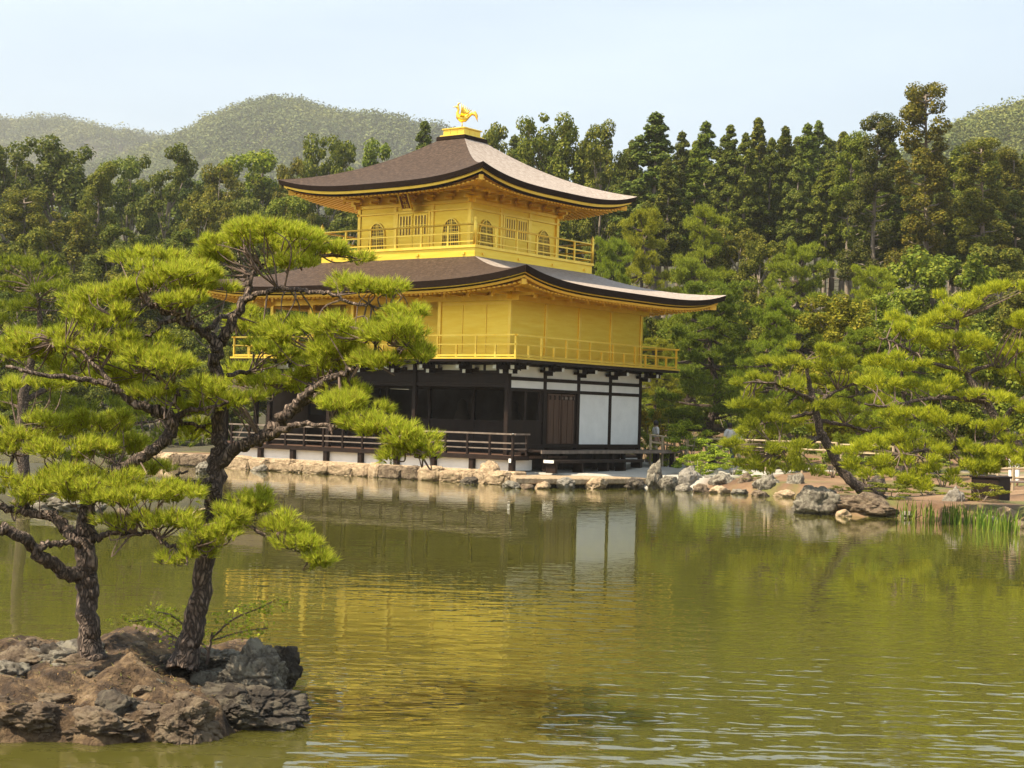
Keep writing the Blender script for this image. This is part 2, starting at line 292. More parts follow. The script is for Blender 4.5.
def height(x, y):
    x = np.asarray(x, float); y = np.asarray(y, float)
    dp = sdist(x, y, POND); land = np.minimum(dp, 99)
    isl = -sdist(x, y, ISLAND); iso = -sdist(x, y, ISLET)
    D = dep(x, y); S = lat(x, y)
    z = -1.2+1.2*sstep(-1.6, .05, land)+.40*sstep(.0, .5, land)+.10*sstep(1, 8, land)
    k = sstep(-8, 12, S)
    z = z+(sstep(74, 112, D)*(2.5+5*k)+sstep(105, 220, D)*(4+3*k)+sstep(150, 270, D)*24*(1-sstep(400, 700, D)))*(dp > 0)
    wob = .06*np.sin(x*1.7+y*.9)+.05*np.sin(x*.8-y*2.3)
    z = z+np.where(dp > 1, wob*sstep(1, 4, dp), 0)
    zi = -1.2+1.2*sstep(-.7, .0, isl)+.12*sstep(0, .3, isl)+.22*sstep(.2, 1.2, isl)+.05*np.sin(x*5+y*3)*sstep(0, .5, isl)+.03*np.sin(x*11-y*9)*sstep(0, .4, isl)
    zo = -1.2+1.2*sstep(-.8, 0, iso)+.4*sstep(0, .6, iso)+.3*sstep(.4, 3, iso)
    return np.maximum(z, zo)+0*zi
def gz(x, y): return float(height(np.array([x]), np.array([y]))[0])
def axis(lo, hi, step, far):
    a = list(np.arange(lo, hi+1e-6, step)); s_ = step
    while a[-1] < far: s_ *= 1.22; a.append(a[-1]+s_)
    s_ = step
    while a[0] > -far: s_ *= 1.22; a.insert(0, a[0]-s_)
    return np.array(a)
ax = np.concatenate([axis(-30, 17.5, .7, 2300)[:-1]]); ax = ax[ax < 17.6]; ax = np.concatenate([ax, np.arange(17.7, 26.6, .16), [27, 27.6]]); aa = axis(28.3, 60, .7, 2300); ax = np.concatenate([ax, aa[aa > 28]])
ay = axis(-52, -42, .8, 2300); ay = ay[ay < -41.9]; ay = np.concatenate([ay, np.arange(-41.6, -33, .16), np.arange(-32.9, 16, .45)]); bb = axis(16.3, 60, 1., 2300); ay = np.concatenate([ay, bb[bb > 16.2]])
X, Y = np.meshgrid(ax, ay, indexing='ij'); Z = height(X, Y)
nx, ny = X.shape; ii, jj = np.meshgrid(np.arange(nx-1), np.arange(ny-1), indexing='ij')
F = np.stack([ii*ny+jj, (ii+1)*ny+jj, (ii+1)*ny+jj+1, ii*ny+jj+1], -1).reshape(-1, 4)
gme = np_mesh('ground', np.stack([X, Y, Z], -1).reshape(-1, 3), F); gme.polygons.foreach_set('use_smooth', [True]*len(gme.polygons))
ground = link_mesh('ground', gme, 'ground'); tag(ground, kind='structure')
gr = ((X > -14) & (X < 6.8) & (Y > -2.4) & (Y < 12.8)).astype(float); path = np.exp(-((dep(X, Y)-(64+.10*lat(X, Y)))/1.4)**2)*(Y > 3)*(X > 8)*.35
isl_ = sdist(X, Y, ISLAND) < 1
fr = np.maximum(sstep(78, 90, dep(X, Y)), np.maximum((sdist(X, Y, ISLET) < 1)*1., (X < -18)*.9))
for nm, arr in (('gravel', np.clip(gr+path, 0, 1)), ('forest', np.clip(fr, 0, 1))):
    at_ = gme.attributes.new(nm, 'FLOAT', 'POINT'); at_.data.foreach_set('value', arr.astype(np.float32).ravel())
wm = np_mesh('pond_water', [(-62, -58, 0), (62, -58, 0), (62, 4.0, 0), (-62, 4.0, 0)], [(0, 1, 2, 3)])
water = link_mesh('pond_water', wm, 'water'); tag(water, kind='structure')

gx = np.arange(min(p[0] for p in ISLAND)-.6, max(p[0] for p in ISLAND)+.6, .04); gx = gx[gx > 20.8]; gy = np.arange(min(p[1] for p in ISLAND)-.6, max(p[1] for p in ISLAND)+.6, .04)
X, Y = np.meshgrid(gx, gy, indexing='ij'); sh = -sdist(X, Y, ISLAND)
FR = np.array([[noise.fractal(Vector((x*1.6, y*1.6, 3.)), .85, 2.1, 6) for y in gy] for x in gx]); RG = np.array([[1-abs(noise.noise(Vector((x*2.3, y*2.3, 9.)))*2) for y in gy] for x in gx])
sh2 = sh+FR*.16; R2 = np.array([[abs(noise.noise(Vector((x*5.5, y*5.5, 4.))))*-1.6+.4+noise.fractal(Vector((x*9, y*9, 1.)), .8, 2.1, 3)*.6 for y in gy] for x in gx])
Z = -.7+.72*sstep(-.25, .02, sh2)+.15*sstep(0, .14, sh2)+.20*sstep(.2, 1.2, sh)+(.13*FR+.06*(RG-.5)+.028*R2)*sstep(-.05, .25, sh2)
IZ = Z; nx, ny = X.shape; ii, jj = np.meshgrid(np.arange(nx-1), np.arange(ny-1), indexing='ij')
me = np_mesh('island_ground', np.stack([X, Y, Z], -1).reshape(-1, 3), np.stack([ii*ny+jj, (ii+1)*ny+jj, (ii+1)*ny+jj+1, ii*ny+jj+1], -1).reshape(-1, 4))
MT['island'] = surf('island_soil_and_rock', [(.34, (.018, .010, .006)), (.45, (.045, .026, .013)), (.53, (.085, .052, .026)), (.62, (.16, .105, .055)), (.74, (.27, .20, .13))], 5.5, .95, bump=1., bscale=28, dist=.05, coord='World', detail=10)
tag(link_mesh('island_ground', me, 'island'), kind='structure')
# ------------------------------------------------------------------ hills
def canopy_mesh(name, pts, sizes, nleaf, col_m, rng):
    n = len(pts); k = nleaf; c = np.repeat(pts, k, 0); s = np.repeat(sizes, k)
    d = rng.normal(size=(n*k, 3)); d /= np.linalg.norm(d, axis=1)[:, None]; d[:, 2] = np.abs(d[:, 2])*1.25
    pos = c+d*s[:, None]*rng.uniform(.55, 1, (n*k, 1))*np.array([.5, .5, .62])
    nrm = d+rng.normal(size=d.shape)*.45; return quads(name, pos, nrm, s*rng.uniform(.036, .068, n*k), rng)
def quads(name, pos, nrm, size, rng, aspect=1.):
    nrm = nrm/(np.linalg.norm(nrm, axis=1)[:, None]+1e-9); r = rng.normal(size=nrm.shape); a = np.cross(nrm, r); a /= np.linalg.norm(a, axis=1)[:, None]+1e-9; b = np.cross(nrm, a)
    sz = np.broadcast_to(size, len(pos))[:, None]
    q = np.stack([pos-a*sz, pos-b*sz*aspect*.7, pos+a*sz, pos+b*sz*aspect*.7], 1).reshape(-1, 3)
    return np_mesh(name, q, np.arange(len(q)).reshape(-1, 4))
def canopy_mat():
    m = MT['canopy']; t = m.node_tree; n = noisy(t, .012, 4, .7, 'World'); rr = ramp(t, n.outputs['Fac'], [(.35, (.55, .6, .6)), (.5, (.9, .95, .9)), (.65, (1.35, 1.25, 1.0))])
    for l in [l for l in t.links if l.to_node.type in ('BSDF_PRINCIPLED', 'BSDF_TRANSLUCENT') and l.from_node.type == 'MIX_RGB']:
        mm = N(t, 'ShaderNodeMixRGB', blend_type='MULTIPLY'); mm.inputs[0].default_value = 1; to = l.to_socket; L(t, l.from_socket, mm.inputs[1]); L(t, rr.outputs[0], mm.inputs[2]); L(t, mm.outputs[0], to)
canopy_mat()
def hill(name, prof, D0, depth, seed, col, n_tree, tsz, label):
    """prof: skyline (u, v) control points; the ridge stands D0 away, slopes fall to either side"""
    rng = np.random.default_rng(seed); us = np.linspace(prof[0][0], prof[-1][0], 90); vv = np.interp(us, [p[0] for p in prof], [p[1] for p in prof])
    vv = np.convolve(np.pad(vv, 4, mode='edge'), np.ones(9)/9, 'valid')
    rows = np.linspace(-1, 1, 41); g = np.zeros((90, 41, 3))
    for i, u in enumerate(us):
        top = P(u, vv[i]+10, D0)
        for j, r in enumerate(rows):
            base = at(u, D0+r*depth); hz = top[2]*(math.cos(r*math.pi/2)**1.15)
            nn = noise.fractal(Vector((base[0]/depth*2.2, base[1]/depth*2.2, seed)), 1., 2., 4)
            g[i, j] = (base[0], base[1], hz*(1+.18*nn*min(1, abs(r)*4)))
    m = MB().grid(g); o = m.build(name, MT['ground'], smooth=True); av = o.data.attributes.new('forest', 'FLOAT', 'POINT'); av.data.foreach_set('value', np.ones(len(o.data.vertices), np.float32)); tag(o, kind='structure')
    # forest cover
    I = rng.uniform(0, 88.99, n_tree*2); J = rng.uniform(2, 26, n_tree*2); i0 = I.astype(int); j0 = J.astype(int); fi = (I-i0)[:, None]; fj = (J-j0)[:, None]
    pt = (g[i0, j0]*(1-fi)*(1-fj)+g[i0+1, j0]*fi*(1-fj)+g[i0, j0+1]*(1-fi)*fj+g[i0+1, j0+1]*fi*fj)[:n_tree]
    s = tsz*rng.uniform(.55, 1.6, n_tree); c = link_mesh('hill_forest', canopy_mesh('hill_forest', pt, s, 130, None, rng), 'canopy'); c.color = (*col, 1)
    tag(c, label, 'forest', kind='stuff')
hill('far_hill', [(-260, 150), (-60, 130), (0, 127), (40, 117), (75, 122), (110, 131), (150, 139), (200, 146), (260, 165), (330, 190)], 1500, 380, 3, (1.15, 1.2, 1.0), 5600, 14, 'hazy wooded hill at the far left, lower of the two skyline hills')
hill('far_hill', [(60, 176), (130, 154), (165, 139), (200, 119), (235, 105), (262, 100), (290, 102), (320, 113), (355, 121), (385, 132), (410, 146), (460, 160), (540, 190)], 1100, 300, 8, (1.15, 1.25, .9), 5600, 11, 'rounded wooded hill rising on the skyline left of the golden roof')
hill('near_hill', [(820, 220), (880, 175), (930, 140), (965, 117), (1000, 105), (1030, 100), (1080, 92), (1200, 80), (1400, 90)], 520, 150, 15, (1.25, 1.35, .85), 6500, 6, 'green wooded hillside on the skyline behind the tall cedars at right')

# ------------------------------------------------------------------ the golden pavilion
BX = 2.118; LX = 5.5*BX; DY = 8.52; CXR, CYR = -LX/2, DY/2
pav = empty('golden_pavilion', (CXR, CYR, .45), 'three-storey golden temple pavilion with dark curved bark roofs standing at the edge of the pond', 'temple')
def part(m, name, mt, par=None, **k): return m.build(name, MT[mt], par if par is not None else pav, **k)

def roof(name, hx, hy, bx, by, z0, z1, upt, over, wall_x, wall_y, zsof, pw=3.2, k0=.52, thick=.24, gild=.10):
    NI, NJ = 48, 20
    def eave_z(i): return z0+upt*abs(i)**pw
    def side(sx, sy, hx_, hy_, t, lift=0.):
        pass
    def rect_pt(side, i, ax_, ay_, z):
        if side == 0: return (CXR+ax_, CYR+i*ay_, z)
        if side == 1: return (CXR-i*ax_, CYR+ay_, z)
        if side == 2: return (CXR-ax_, CYR-i*ay_, z)
        return (CXR+i*ax_, CYR-ay_, z)
    top = MB()
    for sd_ in range(4):
        g = np.zeros((NI+1, NJ+1, 3))
        for a in range(NI+1):
            i = -1+2*a/NI; i = math.copysign(abs(i)**.8, i)
            for b in range(NJ+1):
                t = b/NJ; prof = t*(k0+(1-k0)*t**1.15); zz = z0+(z1-z0)*prof+upt*abs(i)**pw*(1-t)**2.1
                g[a, b] = rect_pt(sd_, i, hx+(bx-hx)*t, hy+(by-hy)*t, zz)
        top.grid(g)
    r = part(top, name, 'bark_roof', smooth=False)
    r.data.materials.append(MT['bark_sheen'])
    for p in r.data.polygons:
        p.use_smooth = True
        if (p.index//(NI*NJ)) % 2 == 0: p.material_index = 1          # paler bark paints a light sheen onto the east and west slopes
    # layered eave edge: thick bark, gilded board, dark board
    def band(inset0, dz0, inset1, dz1):
        m = MB()
        for sd_ in range(4):
            g = np.zeros((NI+1, 2, 3))
            for a in range(NI+1):
                i = -1+2*a/NI; i = math.copysign(abs(i)**.8, i)
                g[a, 0] = rect_pt(sd_, i, hx-inset0, hy-inset0, eave_z(i)-dz0); g[a, 1] = rect_pt(sd_, i, hx-inset1, hy-inset1, eave_z(i)-dz1)
            m.grid(g)
        return m
    def join(*ms):
        o = MB()
        for q in ms: o.add(q.v, q.f)
        return o
    part(join(band(0, 0, .05, thick), band(.05, thick, .16, thick+.003)), 'eave_edge', 'bark_edge', r, smooth=True)
    part(join(band(.16, thick, .17, thick+gild), band(.17, thick+gild, .24, thick+gild+.002)), 'gilded_eave_board', 'gold_trim', r, smooth=True)
    part(join(band(.24, thick+.09, .26, thick+.17), band(.26, thick+.17, .34, thick+.172)), 'under_eave_board', 'bark_edge' if gild > .06 else 'gold_soffit', r, smooth=True)
    # soffit with its rafters
    m = MB(); zb = thick+.16
    for sd_ in range(4):
        g = np.zeros((NI+1, 7, 3)); wx, wy = (wall_x, wall_y)
        for a in range(NI+1):
            i = -1+2*a/NI; i = math.copysign(abs(i)**.8, i)
            for b in range(7):
                t = b/6; g[a, b] = rect_pt(sd_, i, (hx-.34)*(1-t)+wx*t, (hy-.34)*(1-t)+wy*t, (eave_z(i)-zb)*(1-t)+zsof*t)
        m.grid(g[:, ::-1])
        hl = hy if sd_ in (0, 2) else hx; wl = wy if sd_ in (0, 2) else wx
        n = int(2*hl/.22)
        for k in range(n+1):
            i = -1+2*k/n; ln = i*(hl-.34)
            tt = 1. if abs(ln) <= wl else (hl-.34-abs(ln))/(hl-.34-wl)      # rafters past the wall stop at the hip
            if tt < .06: continue
            def q(t):
                zz = (z0+upt*abs(ln/hl)**pw-zb)*(1-t)+zsof*t-.045
                wv = (hx-.34)*(1-t)+wx*t if sd_ in (0, 2) else (hy-.34)*(1-t)+wy*t
                if sd_ == 0: return (CXR+wv, CYR+ln, zz)
                if sd_ == 2: return (CXR-wv, CYR+ln, zz)
                if sd_ == 1: return (CXR+ln, CYR+wv, zz)
                return (CXR+ln, CYR-wv, zz)
            m.bar(q(.02), q(tt), .12, .05)
    for sx in (-1, 1):
        for sy in (-1, 1):
            m.bar((CXR+sx*wall_x, CYR+sy*wall_y, zsof-.10), (CXR+sx*(hx-.3), CYR+sy*(hy-.3), z0+upt*.86-zb-.08), .16, .18)
    part(m, 'rafters', 'gold_soffit', r)
    return r

S3 = 2.75
# --- top roof
part(MB().lathe((CXR, CYR, 12.9), [(.1, 0), (.1, .2)], 4), 'ridge_core', 'bark_edge')
r3 = roof('top_roof', S3+2.26, S3+2.26, .62, .62, 10.70, 13.02, .46, 2.26, S3, S3, 10.83, pw=3.2, k0=.62, thick=.19)
m = MB(); m.box(CXR-.72, CXR+.72, CYR-.72, CYR+.72, 12.96, 13.12); part(m, 'finial_plinth', 'bark_edge', bevel=.02)
m = MB(); m.box(CXR-.62, CXR+.62, CYR-.62, CYR+.62, 13.12, 13.18).box(CXR-.52, CXR+.52, CYR-.52, CYR+.52, 13.18, 13.40).box(CXR-.57, CXR+.57, CYR-.57, CYR+.57, 13.40, 13.45)
for k in (-.17, .17):
    m.box(CXR+k-.015, CXR+k+.015, CYR-.535, CYR-.518, 13.2, 13.39).box(CXR+.518, CXR+.535, CYR+k-.015, CYR+k+.015, 13.2, 13.39)
part(m, 'finial_box', 'gold_trim', bevel=.01)
# phoenix: body, upright wings, long tail feathers, legs; it faces south, to the left in the view
def phoenix():
    z = 13.45; c = np.array([CXR, CYR, z]); a = np.array([-.8, -.6, 0.]); s = np.array([.6, -.8, 0.]); up = np.array([0, 0, 1.])
    p = lambda x, y, h: c+a*x+s*y+up*h
    b = MB().tube([p(-.26, 0, .50), p(-.12, 0, .43), p(.04, 0, .43), p(.16, 0, .52), p(.20, 0, .66), p(.16, 0, .80), p(.20, 0, .90), p(.26, 0, .92)], [.03, .11, .14, .11, .06, .045, .065, .05], 10)
    b.tube([p(.28, 0, .92), p(.37, 0, .88)], [.03, .006], 6); b.tube([p(.19, 0, .95), p(.16, 0, 1.05), p(.08, 0, 1.06)], [.035, .03, .01], 6)
    bo = part(b, 'phoenix', 'gold_trim', smooth=True)
    for sg in (-1, 1):
        wv = MB()
        for k in range(6):
            t = k/5; wv.tube([p(.08-.10*t, sg*.09, .50), p(.02-.22*t, sg*(.24+.04*t), .68-.04*t), p(.04-.40*t, sg*(.32-.1*t), .98-.22*t)], [.03, .045, .010], 5)
        part(wv, 'wing', 'gold_trim', bo, smooth=True)
        part(MB().tube([p(.02, sg*.06, .36), p(.0, sg*.07, .18), p(.04, sg*.07, 0)], [.03, .018, .016], 6).tube([p(-.05, sg*.07, .01), p(.13, sg*.07, .01)], .014, 5), 'leg', 'gold_trim', bo, smooth=True)
    tl = MB()
    for k in range(7):
        q = (k-3)/3; tl.tube([p(-.22, q*.04, .48), p(-.36, q*.12, .62+.10*math.cos(q*1.3)), p(-.50, q*.2, .58+.14*math.cos(q*1.4)), p(-.60, q*.25, .36+.22*math.cos(q*1.5))], [.025, .035, .032, .008], 5)
    part(tl, 'tail', 'gold_trim', bo, smooth=True)
phoenix()

# --- third storey
x3, y3 = CXR+S3, CYR-S3; Z3 = 8.40; W3 = 10.12
def storey_wall(sgn_axis, mb, lo, hi, pl_, z0, z1, out, boards=.0):
    pass
for ang in range(4):
    rot = Matrix.Rotation(ang*math.pi/2, 3, 'Z')
    def T(mb, rot=rot):
        mb.v = [tuple(rot @ Vector((p[0], p[1], 0))+Vector((CXR, CYR, p[2]))) for p in mb.v]; return mb
    # local frame: wall faces -y at y=-S3
    wl = MB().box(-S3+.09, S3-.09, -S3, -S3+.1, Z3, 10.86)
    for k in range(9): zz = Z3+.12+k*.17; wl.box(-S3+.1, S3-.1, -S3-.006, -S3, zz, zz+.008)
    wall = part(T(wl), 'upper_wall', 'gold_wall')
    for k in range(4):
        xk = -S3+k*2*S3/3
        if k < 3: part(T(MB().box(xk-.075, xk+.075, -S3-.045, -S3+.11, Z3, 10.2)), 'post', 'gold_trim', bevel=.012)
    bm_ = MB().box(-S3-.25, S3+.25, -S3-.07, -S3-.008, 10.12, 10.26).box(-S3-.12, S3+.12, -S3-.055, -S3-.008, 9.86, 9.94).box(-S3-.45, S3+.45, -S3-.62, -S3-.50, 10.52, 10.64)
    part(T(bm_), 'beam', 'gold_trim', bevel=.01)
    for k in range(7):
        xk = -S3+k*2*S3/6; q = MB().box(xk-.06, xk+.06, -S3-.45, -S3-.07, 10.27, 10.37).box(xk-.17, xk+.17, -S3-.2, -S3-.06, 10.38, 10.47).box(xk-.05, xk+.05, -S3-.85, -S3-.04, 10.48, 10.56).box(xk-.045, xk+.045, -S3-.87, -S3-.80, 10.40, 10.515)
        part(T(q), 'bracket', 'gold_trim')
    for xc in (-1.833, 1.833):            # cusped windows
        hw, z0, z1 = .40, 8.56, 9.60
        pr = [(-hw-.03, 0), (-hw, .25), (-hw+.005, .52), (-hw+.03, .68), (-hw+.09, .80), (-hw+.17, .90), (-hw+.28, .98), (0, 1.01)]; pr = pr+[(-a, b) for a, b in pr[-2::-1]]
        f = MB(); vv_ = []
        for i in range(len(pr)-1):
            (a0, b0), (a1, b1) = pr[i], pr[i+1]
            f.bar((xc+a0, -S3-.03, z0+b0), (xc+a1, -S3-.03, z0+b1), .04, .04)
        f.box(xc-hw-.06, xc+hw+.06, -S3-.07, -S3-.003, z0-.06, z0)
        fo = part(T(f), 'window', 'gold_trim')
        b_ = MB(); pts = [(xc+a, -S3-.006, z0+b) for a, b in pr]; b_.add(pts, [tuple(range(len(pts)))]); part(T(b_), 'shade', 'lattice_back', fo)
        lt = MB()
        for k in range(-4, 5):
            xx = k*.088; 
            if abs(xx) > hw-.03: continue
            topz = np.interp(xx, [a for a, _ in pr], [b for _, b in pr]); wd = .018 if k else .045
            lt.box(xc+xx-wd/2, xc+xx+wd/2, -S3-.024, -S3-.008, z0, z0+topz)
        for k in range(1, 8):
            zz = k*.125; hwz = np.interp(zz, [b for _, b in pr[:8]], [-a for a, _ in pr[:8]]); wd = .016 if k not in (4,) else .034
            lt.box(xc-hwz, xc+hwz, -S3-.028, -S3-.010, z0+zz-wd/2, z0+zz+wd/2)
        part(T(lt), 'lattice', 'gold_trim', fo)
    for sg in (-1, 1):                    # panelled double door
        a, b = (-.74, -.01) if sg < 0 else (.01, .74); d = MB().box(a, b, -S3-.035, -S3-.002, 8.5, 9.84)
        for z0, z1 in ((8.54, 8.90),): d.box(a+.07, b-.07, -S3-.042, -S3-.034, z0, z1)
        do = part(T(d), 'door', 'gold_wall')
        part(T(MB().box(a+.07, b-.07, -S3-.04, -S3-.036, 9.02, 9.76)), 'shade', 'gold_shade', do)
        lt = MB()
        for k in range(5): xx = a+.07+(b-a-.14)*(k/4); lt.box(xx-.03, xx+.03, -S3-.058, -S3-.041, 9.0, 9.78)
        for k in range(3): zz = 9.02+.74*k/2; lt.box(a+.06, b-.06, -S3-.062, -S3-.043, zz-.013, zz+.013)
        part(T(lt), 'lattice', 'gold_trim', do)
    part(T(MB().box(-.84, -.75, -S3-.06, -S3-.002, 8.45, 9.9).box(.75, .84, -S3-.06, -S3-.002, 8.45, 9.9).box(-.749, .749, -S3-.06, -S3-.002, 9.85, 9.9)), 'door_frame', 'gold_trim')
    # balcony: floor edge, skirt, railing
    E = S3+1.013
    part(T(MB().box(-E, E-.12, -E, -E+.12, 7.90, 8.32)), 'balcony_skirt', 'gold_wall')
    part(T(MB().box(-E-.06, E-.06, -E-.06, -E+.06, 8.322, 8.42).box(-E+.06, E+.055, -E+.061, -S3-.01, 8.33, 8.38)), 'balcony_floor', 'gold_trim')
    rl = part(T(MB().tube([(-E-.02, -E, 9.17), (E+.02, -E, 9.17)], .035, 8).box(-E, E, -E-.022, -E+.022, 8.83, 8.88).box(-E, E, -E-.022, -E+.022, 8.53, 8.57)), 'railing', 'gold_trim')
    for k in range(1, 6):
        xk = -E+k*2*E/6; part(T(MB().box(xk-.035, xk+.035, -E-.03, -E+.03, 8.42, 9.14)), 'post', 'gold_trim', rl)
    part(T(MB().lathe((-E, -E, 8.42), [(.07, 0), (.07, .84), (.05, .86), (.075, .90), (.07, .96), (.02, 1.05), (.004, 1.1)], 10)), 'corner_post', 'gold_trim', rl, smooth=True)
    for k in range(4): xk = -E+.5+k*(2*E-1)/3; part(T(MB().box(xk-.06, xk+.06, -E-.05, -E-.001, 8.08, 8.16)), 'skirt_ornament', 'gold_trim')
# name plaque tilted out under the south eave
m = MB(); zc = 10.42; yy = y3-.62
a = np.array([CXR, yy-.10, 10.60]); b = np.array([CXR, yy+.22, 9.98])
m.bar(a, b, .44, .05); pq = part(m, 'name_plaque', 'plaque')
m = MB()
for k in (-.235, .235): m.bar(a+[k, 0, .02], b+[k, 0, -.02], .05, .09)
m.bar(a+[-.26, 0, .03], a+[.26, 0, .03], .06, .09); m.bar(b+[-.26, 0, -.03], b+[.26, 0, -.03], .06, .09); part(m, 'plaque_frame', 'gold_trim', pq)
m = MB(); fd = (b-a)/np.linalg.norm(b-a); n_ = np.cross([1, 0, 0], fd)*-1; n_ = n_ if n_[1] < 0 else -n_
def stroke(x0, t0, x1, t1, wd=.028):
    o_ = n_*.034; m.bar(a+(b-a)*t0+[x0, 0, 0]+o_, a+(b-a)*t1+[x1, 0, 0]+o_, wd, .012)
# the three characters of the plaque, one above another
def strokes(t, lst):
    for x0, q0, x1, q1 in lst: stroke(x0*.13, t+q0*.27, x1*.13, t+q1*.27)
strokes(.05, [(-.0, .0, 0, .12), (-.9, .15, .9, .15), (-.9, .15, -.95, .3), (.9, .15, .85, .3), (-.25, .2, -.7, .45), (.25, .2, .75, .42), (-.6, .55, .4, .55), (-.1, .42, -.6, 1), (.4, .55, .35, .95), (.35, .95, .9, .9)])
strokes(.37, [(0, 0, 0, .12), (-.7, .13, .7, .13), (-.35, .18, -.2, .32), (.35, .18, .2, .32), (-.95, .36, .95, .36), (-.55, .45, .55, .45), (-.55, .45, -.55, .72), (.55, .45, .55, .72), (-.55, .58, .55, .58), (-.55, .72, .55, .72), (-.2, .75, -.7, 1), (.2, .75, .25, .98), (.25, .98, .85, .93)])
strokes(.69, [(-.95, .1, -.2, .1), (-.55, .1, -.55, .85), (-.55, .85, -.8, .75), (-.05, .08, .95, .08), (.45, .08, .3, .22), (.05, .22, .85, .22), (.05, .22, .05, .72), (.85, .22, .85, .72), (.05, .4, .85, .4), (.05, .56, .85, .56), (.05, .72, .85, .72), (.3, .74, .05, .98), (.6, .74, .9, .98)])
part(m, 'lettering', 'gold_trim', pq)
part(MB().box(x3-2*S3+.12, x3-.12, y3+.12, y3+2*S3-.12, 8.30, 8.36), 'inner_floor', 'dark_wood')

# --- middle roof and second storey
HX, HY = LX/2+2.41, DY/2+2.41
r2 = roof('middle_roof', HX, HY, S3+.98, S3+.98, 6.84, 8.02, .45, 2.41, LX/2, DY/2, 6.95, pw=4.0, k0=.6, thick=.22, gild=.035)
Z2 = 4.30
def wallbox(m, ax_, lo, hi, pl_, z0, z1, th=.1, into=1):
    """ax 'x': wall lying along x at y=pl_ with its thickness going to +y*into"""
    a, b = sorted((pl_, pl_+th*into))
    return m.box(lo, hi, a, b, z0, z1) if ax_ == 'x' else m.box(a, b, lo, hi, z0, z1)
ew = MB().box(-.1, 0, .08, DY-.08, Z2+.08, 6.90)
for k in range(14): zz = 4.5+k*.17; ew.box(0, .005, .1, DY-.1, zz, zz+.008)
part(ew, 'side_wall', 'gold_wall')
sw = MB().box(-1.5*BX+.05, -.07, 0, .1, Z2+.08, 6.9)
for k in range(14): zz = 4.5+k*.17; sw.box(-1.5*BX+.1, -.1, -.005, 0, zz, zz+.008)
part(sw, 'front_wall', 'gold_wall')
rw = MB().box(-4.5*BX, -1.5*BX+.05, 1.9, 2.0, Z2+.08, 6.9).box(-1.5*BX-.04, -1.5*BX+.045, .1, 1.9, Z2+.08, 6.9).box(-4.5*BX, -4.5*BX+.1, 2.0, DY, Z2+.08, 6.9).box(-4.5*BX, 0, DY-.1, DY, Z2+.08, 6.9)
for k in range(14): zz = 4.5+k*.17; rw.box(-4.5*BX, -1.5*BX, 1.893, 1.9, zz, zz+.01)
part(rw, 'porch_wall', 'gold_wall')
pf = MB().box(-1.5*BX-.02, -1.5*BX+.02, -.02, -.001, 4.5, 6.2).box(-2.12*1.0-.01, -2.12+.01, -.02, -.001, 4.5, 6.2).box(-1.06-.01, -1.05, -.02, -.001, 4.5, 6.2).box(-1.5*BX-.05, -.07, -.02, -.001, 6.2, 6.27)
part(pf, 'shutter_frame', 'gold_trim')
for k in range(5): part(MB().box(-.08, .05, k*BX*DY/(4*BX)-.075, k*DY/4+.075, Z2, 6.35), 'post', 'gold_trim', bevel=.012) if k else part(MB().box(-.085, .03, -.03, .085, Z2, 6.35), 'post', 'gold_trim', bevel=.012)
for k in (1.5, 2.5, 3.5, 4.5, 5.5): part(MB().box(-k*BX-.075, -k*BX+.075, -.05, .10, Z2, 6.4), 'post', 'gold_trim', bevel=.012)
for k in range(1, 5): part(MB().box(-LX-.07, -LX+.08, k*DY/4-.08, k*DY/4+.07, Z2, 6.4), 'post', 'gold_trim', bevel=.012)
bm2 = MB().box(-LX-.4, .4, -.09, -.03, 6.33, 6.55).box(.055, .11, -.4, DY+.4, 6.36, 6.55).box(-LX-.09, -LX-.03, -.4, DY+.4, 6.33, 6.55).box(-LX-.6, .6, -.75, -.63, 6.60, 6.72).box(.63, .75, -.6, DY+.6, 6.60, 6.72).box(-LX-.75, -LX-.63, -.6, DY+.6, 6.6, 6.72).box(.052, .07, .1, DY-.1, 4.38, 4.5)
part(bm2, 'beam', 'gold_trim', bevel=.01)
for k in range(12):
    xk = -LX+k*LX/11; part(MB().box(xk-.06, xk+.06, -1.05, -.03, 6.5, 6.6).box(xk-.05, xk+.05, -1.10, -1.0, 6.40, 6.52), 'bracket', 'gold_trim')
for k in range(9):
    yk = k*DY/8; part(MB().box(.06, 1.05, yk-.06, yk+.06, 6.5, 6.6).box(1.0, 1.10, yk-.05, yk+.05, 6.40, 6.52), 'bracket', 'gold_trim')
part(MB().box(-4.5*BX, -.1, .1, DY-.1, 6.70, 6.78).box(-LX-.02, -.02, .02, 1.88, 6.80, 6.86), 'ceiling', 'gold_soffit')
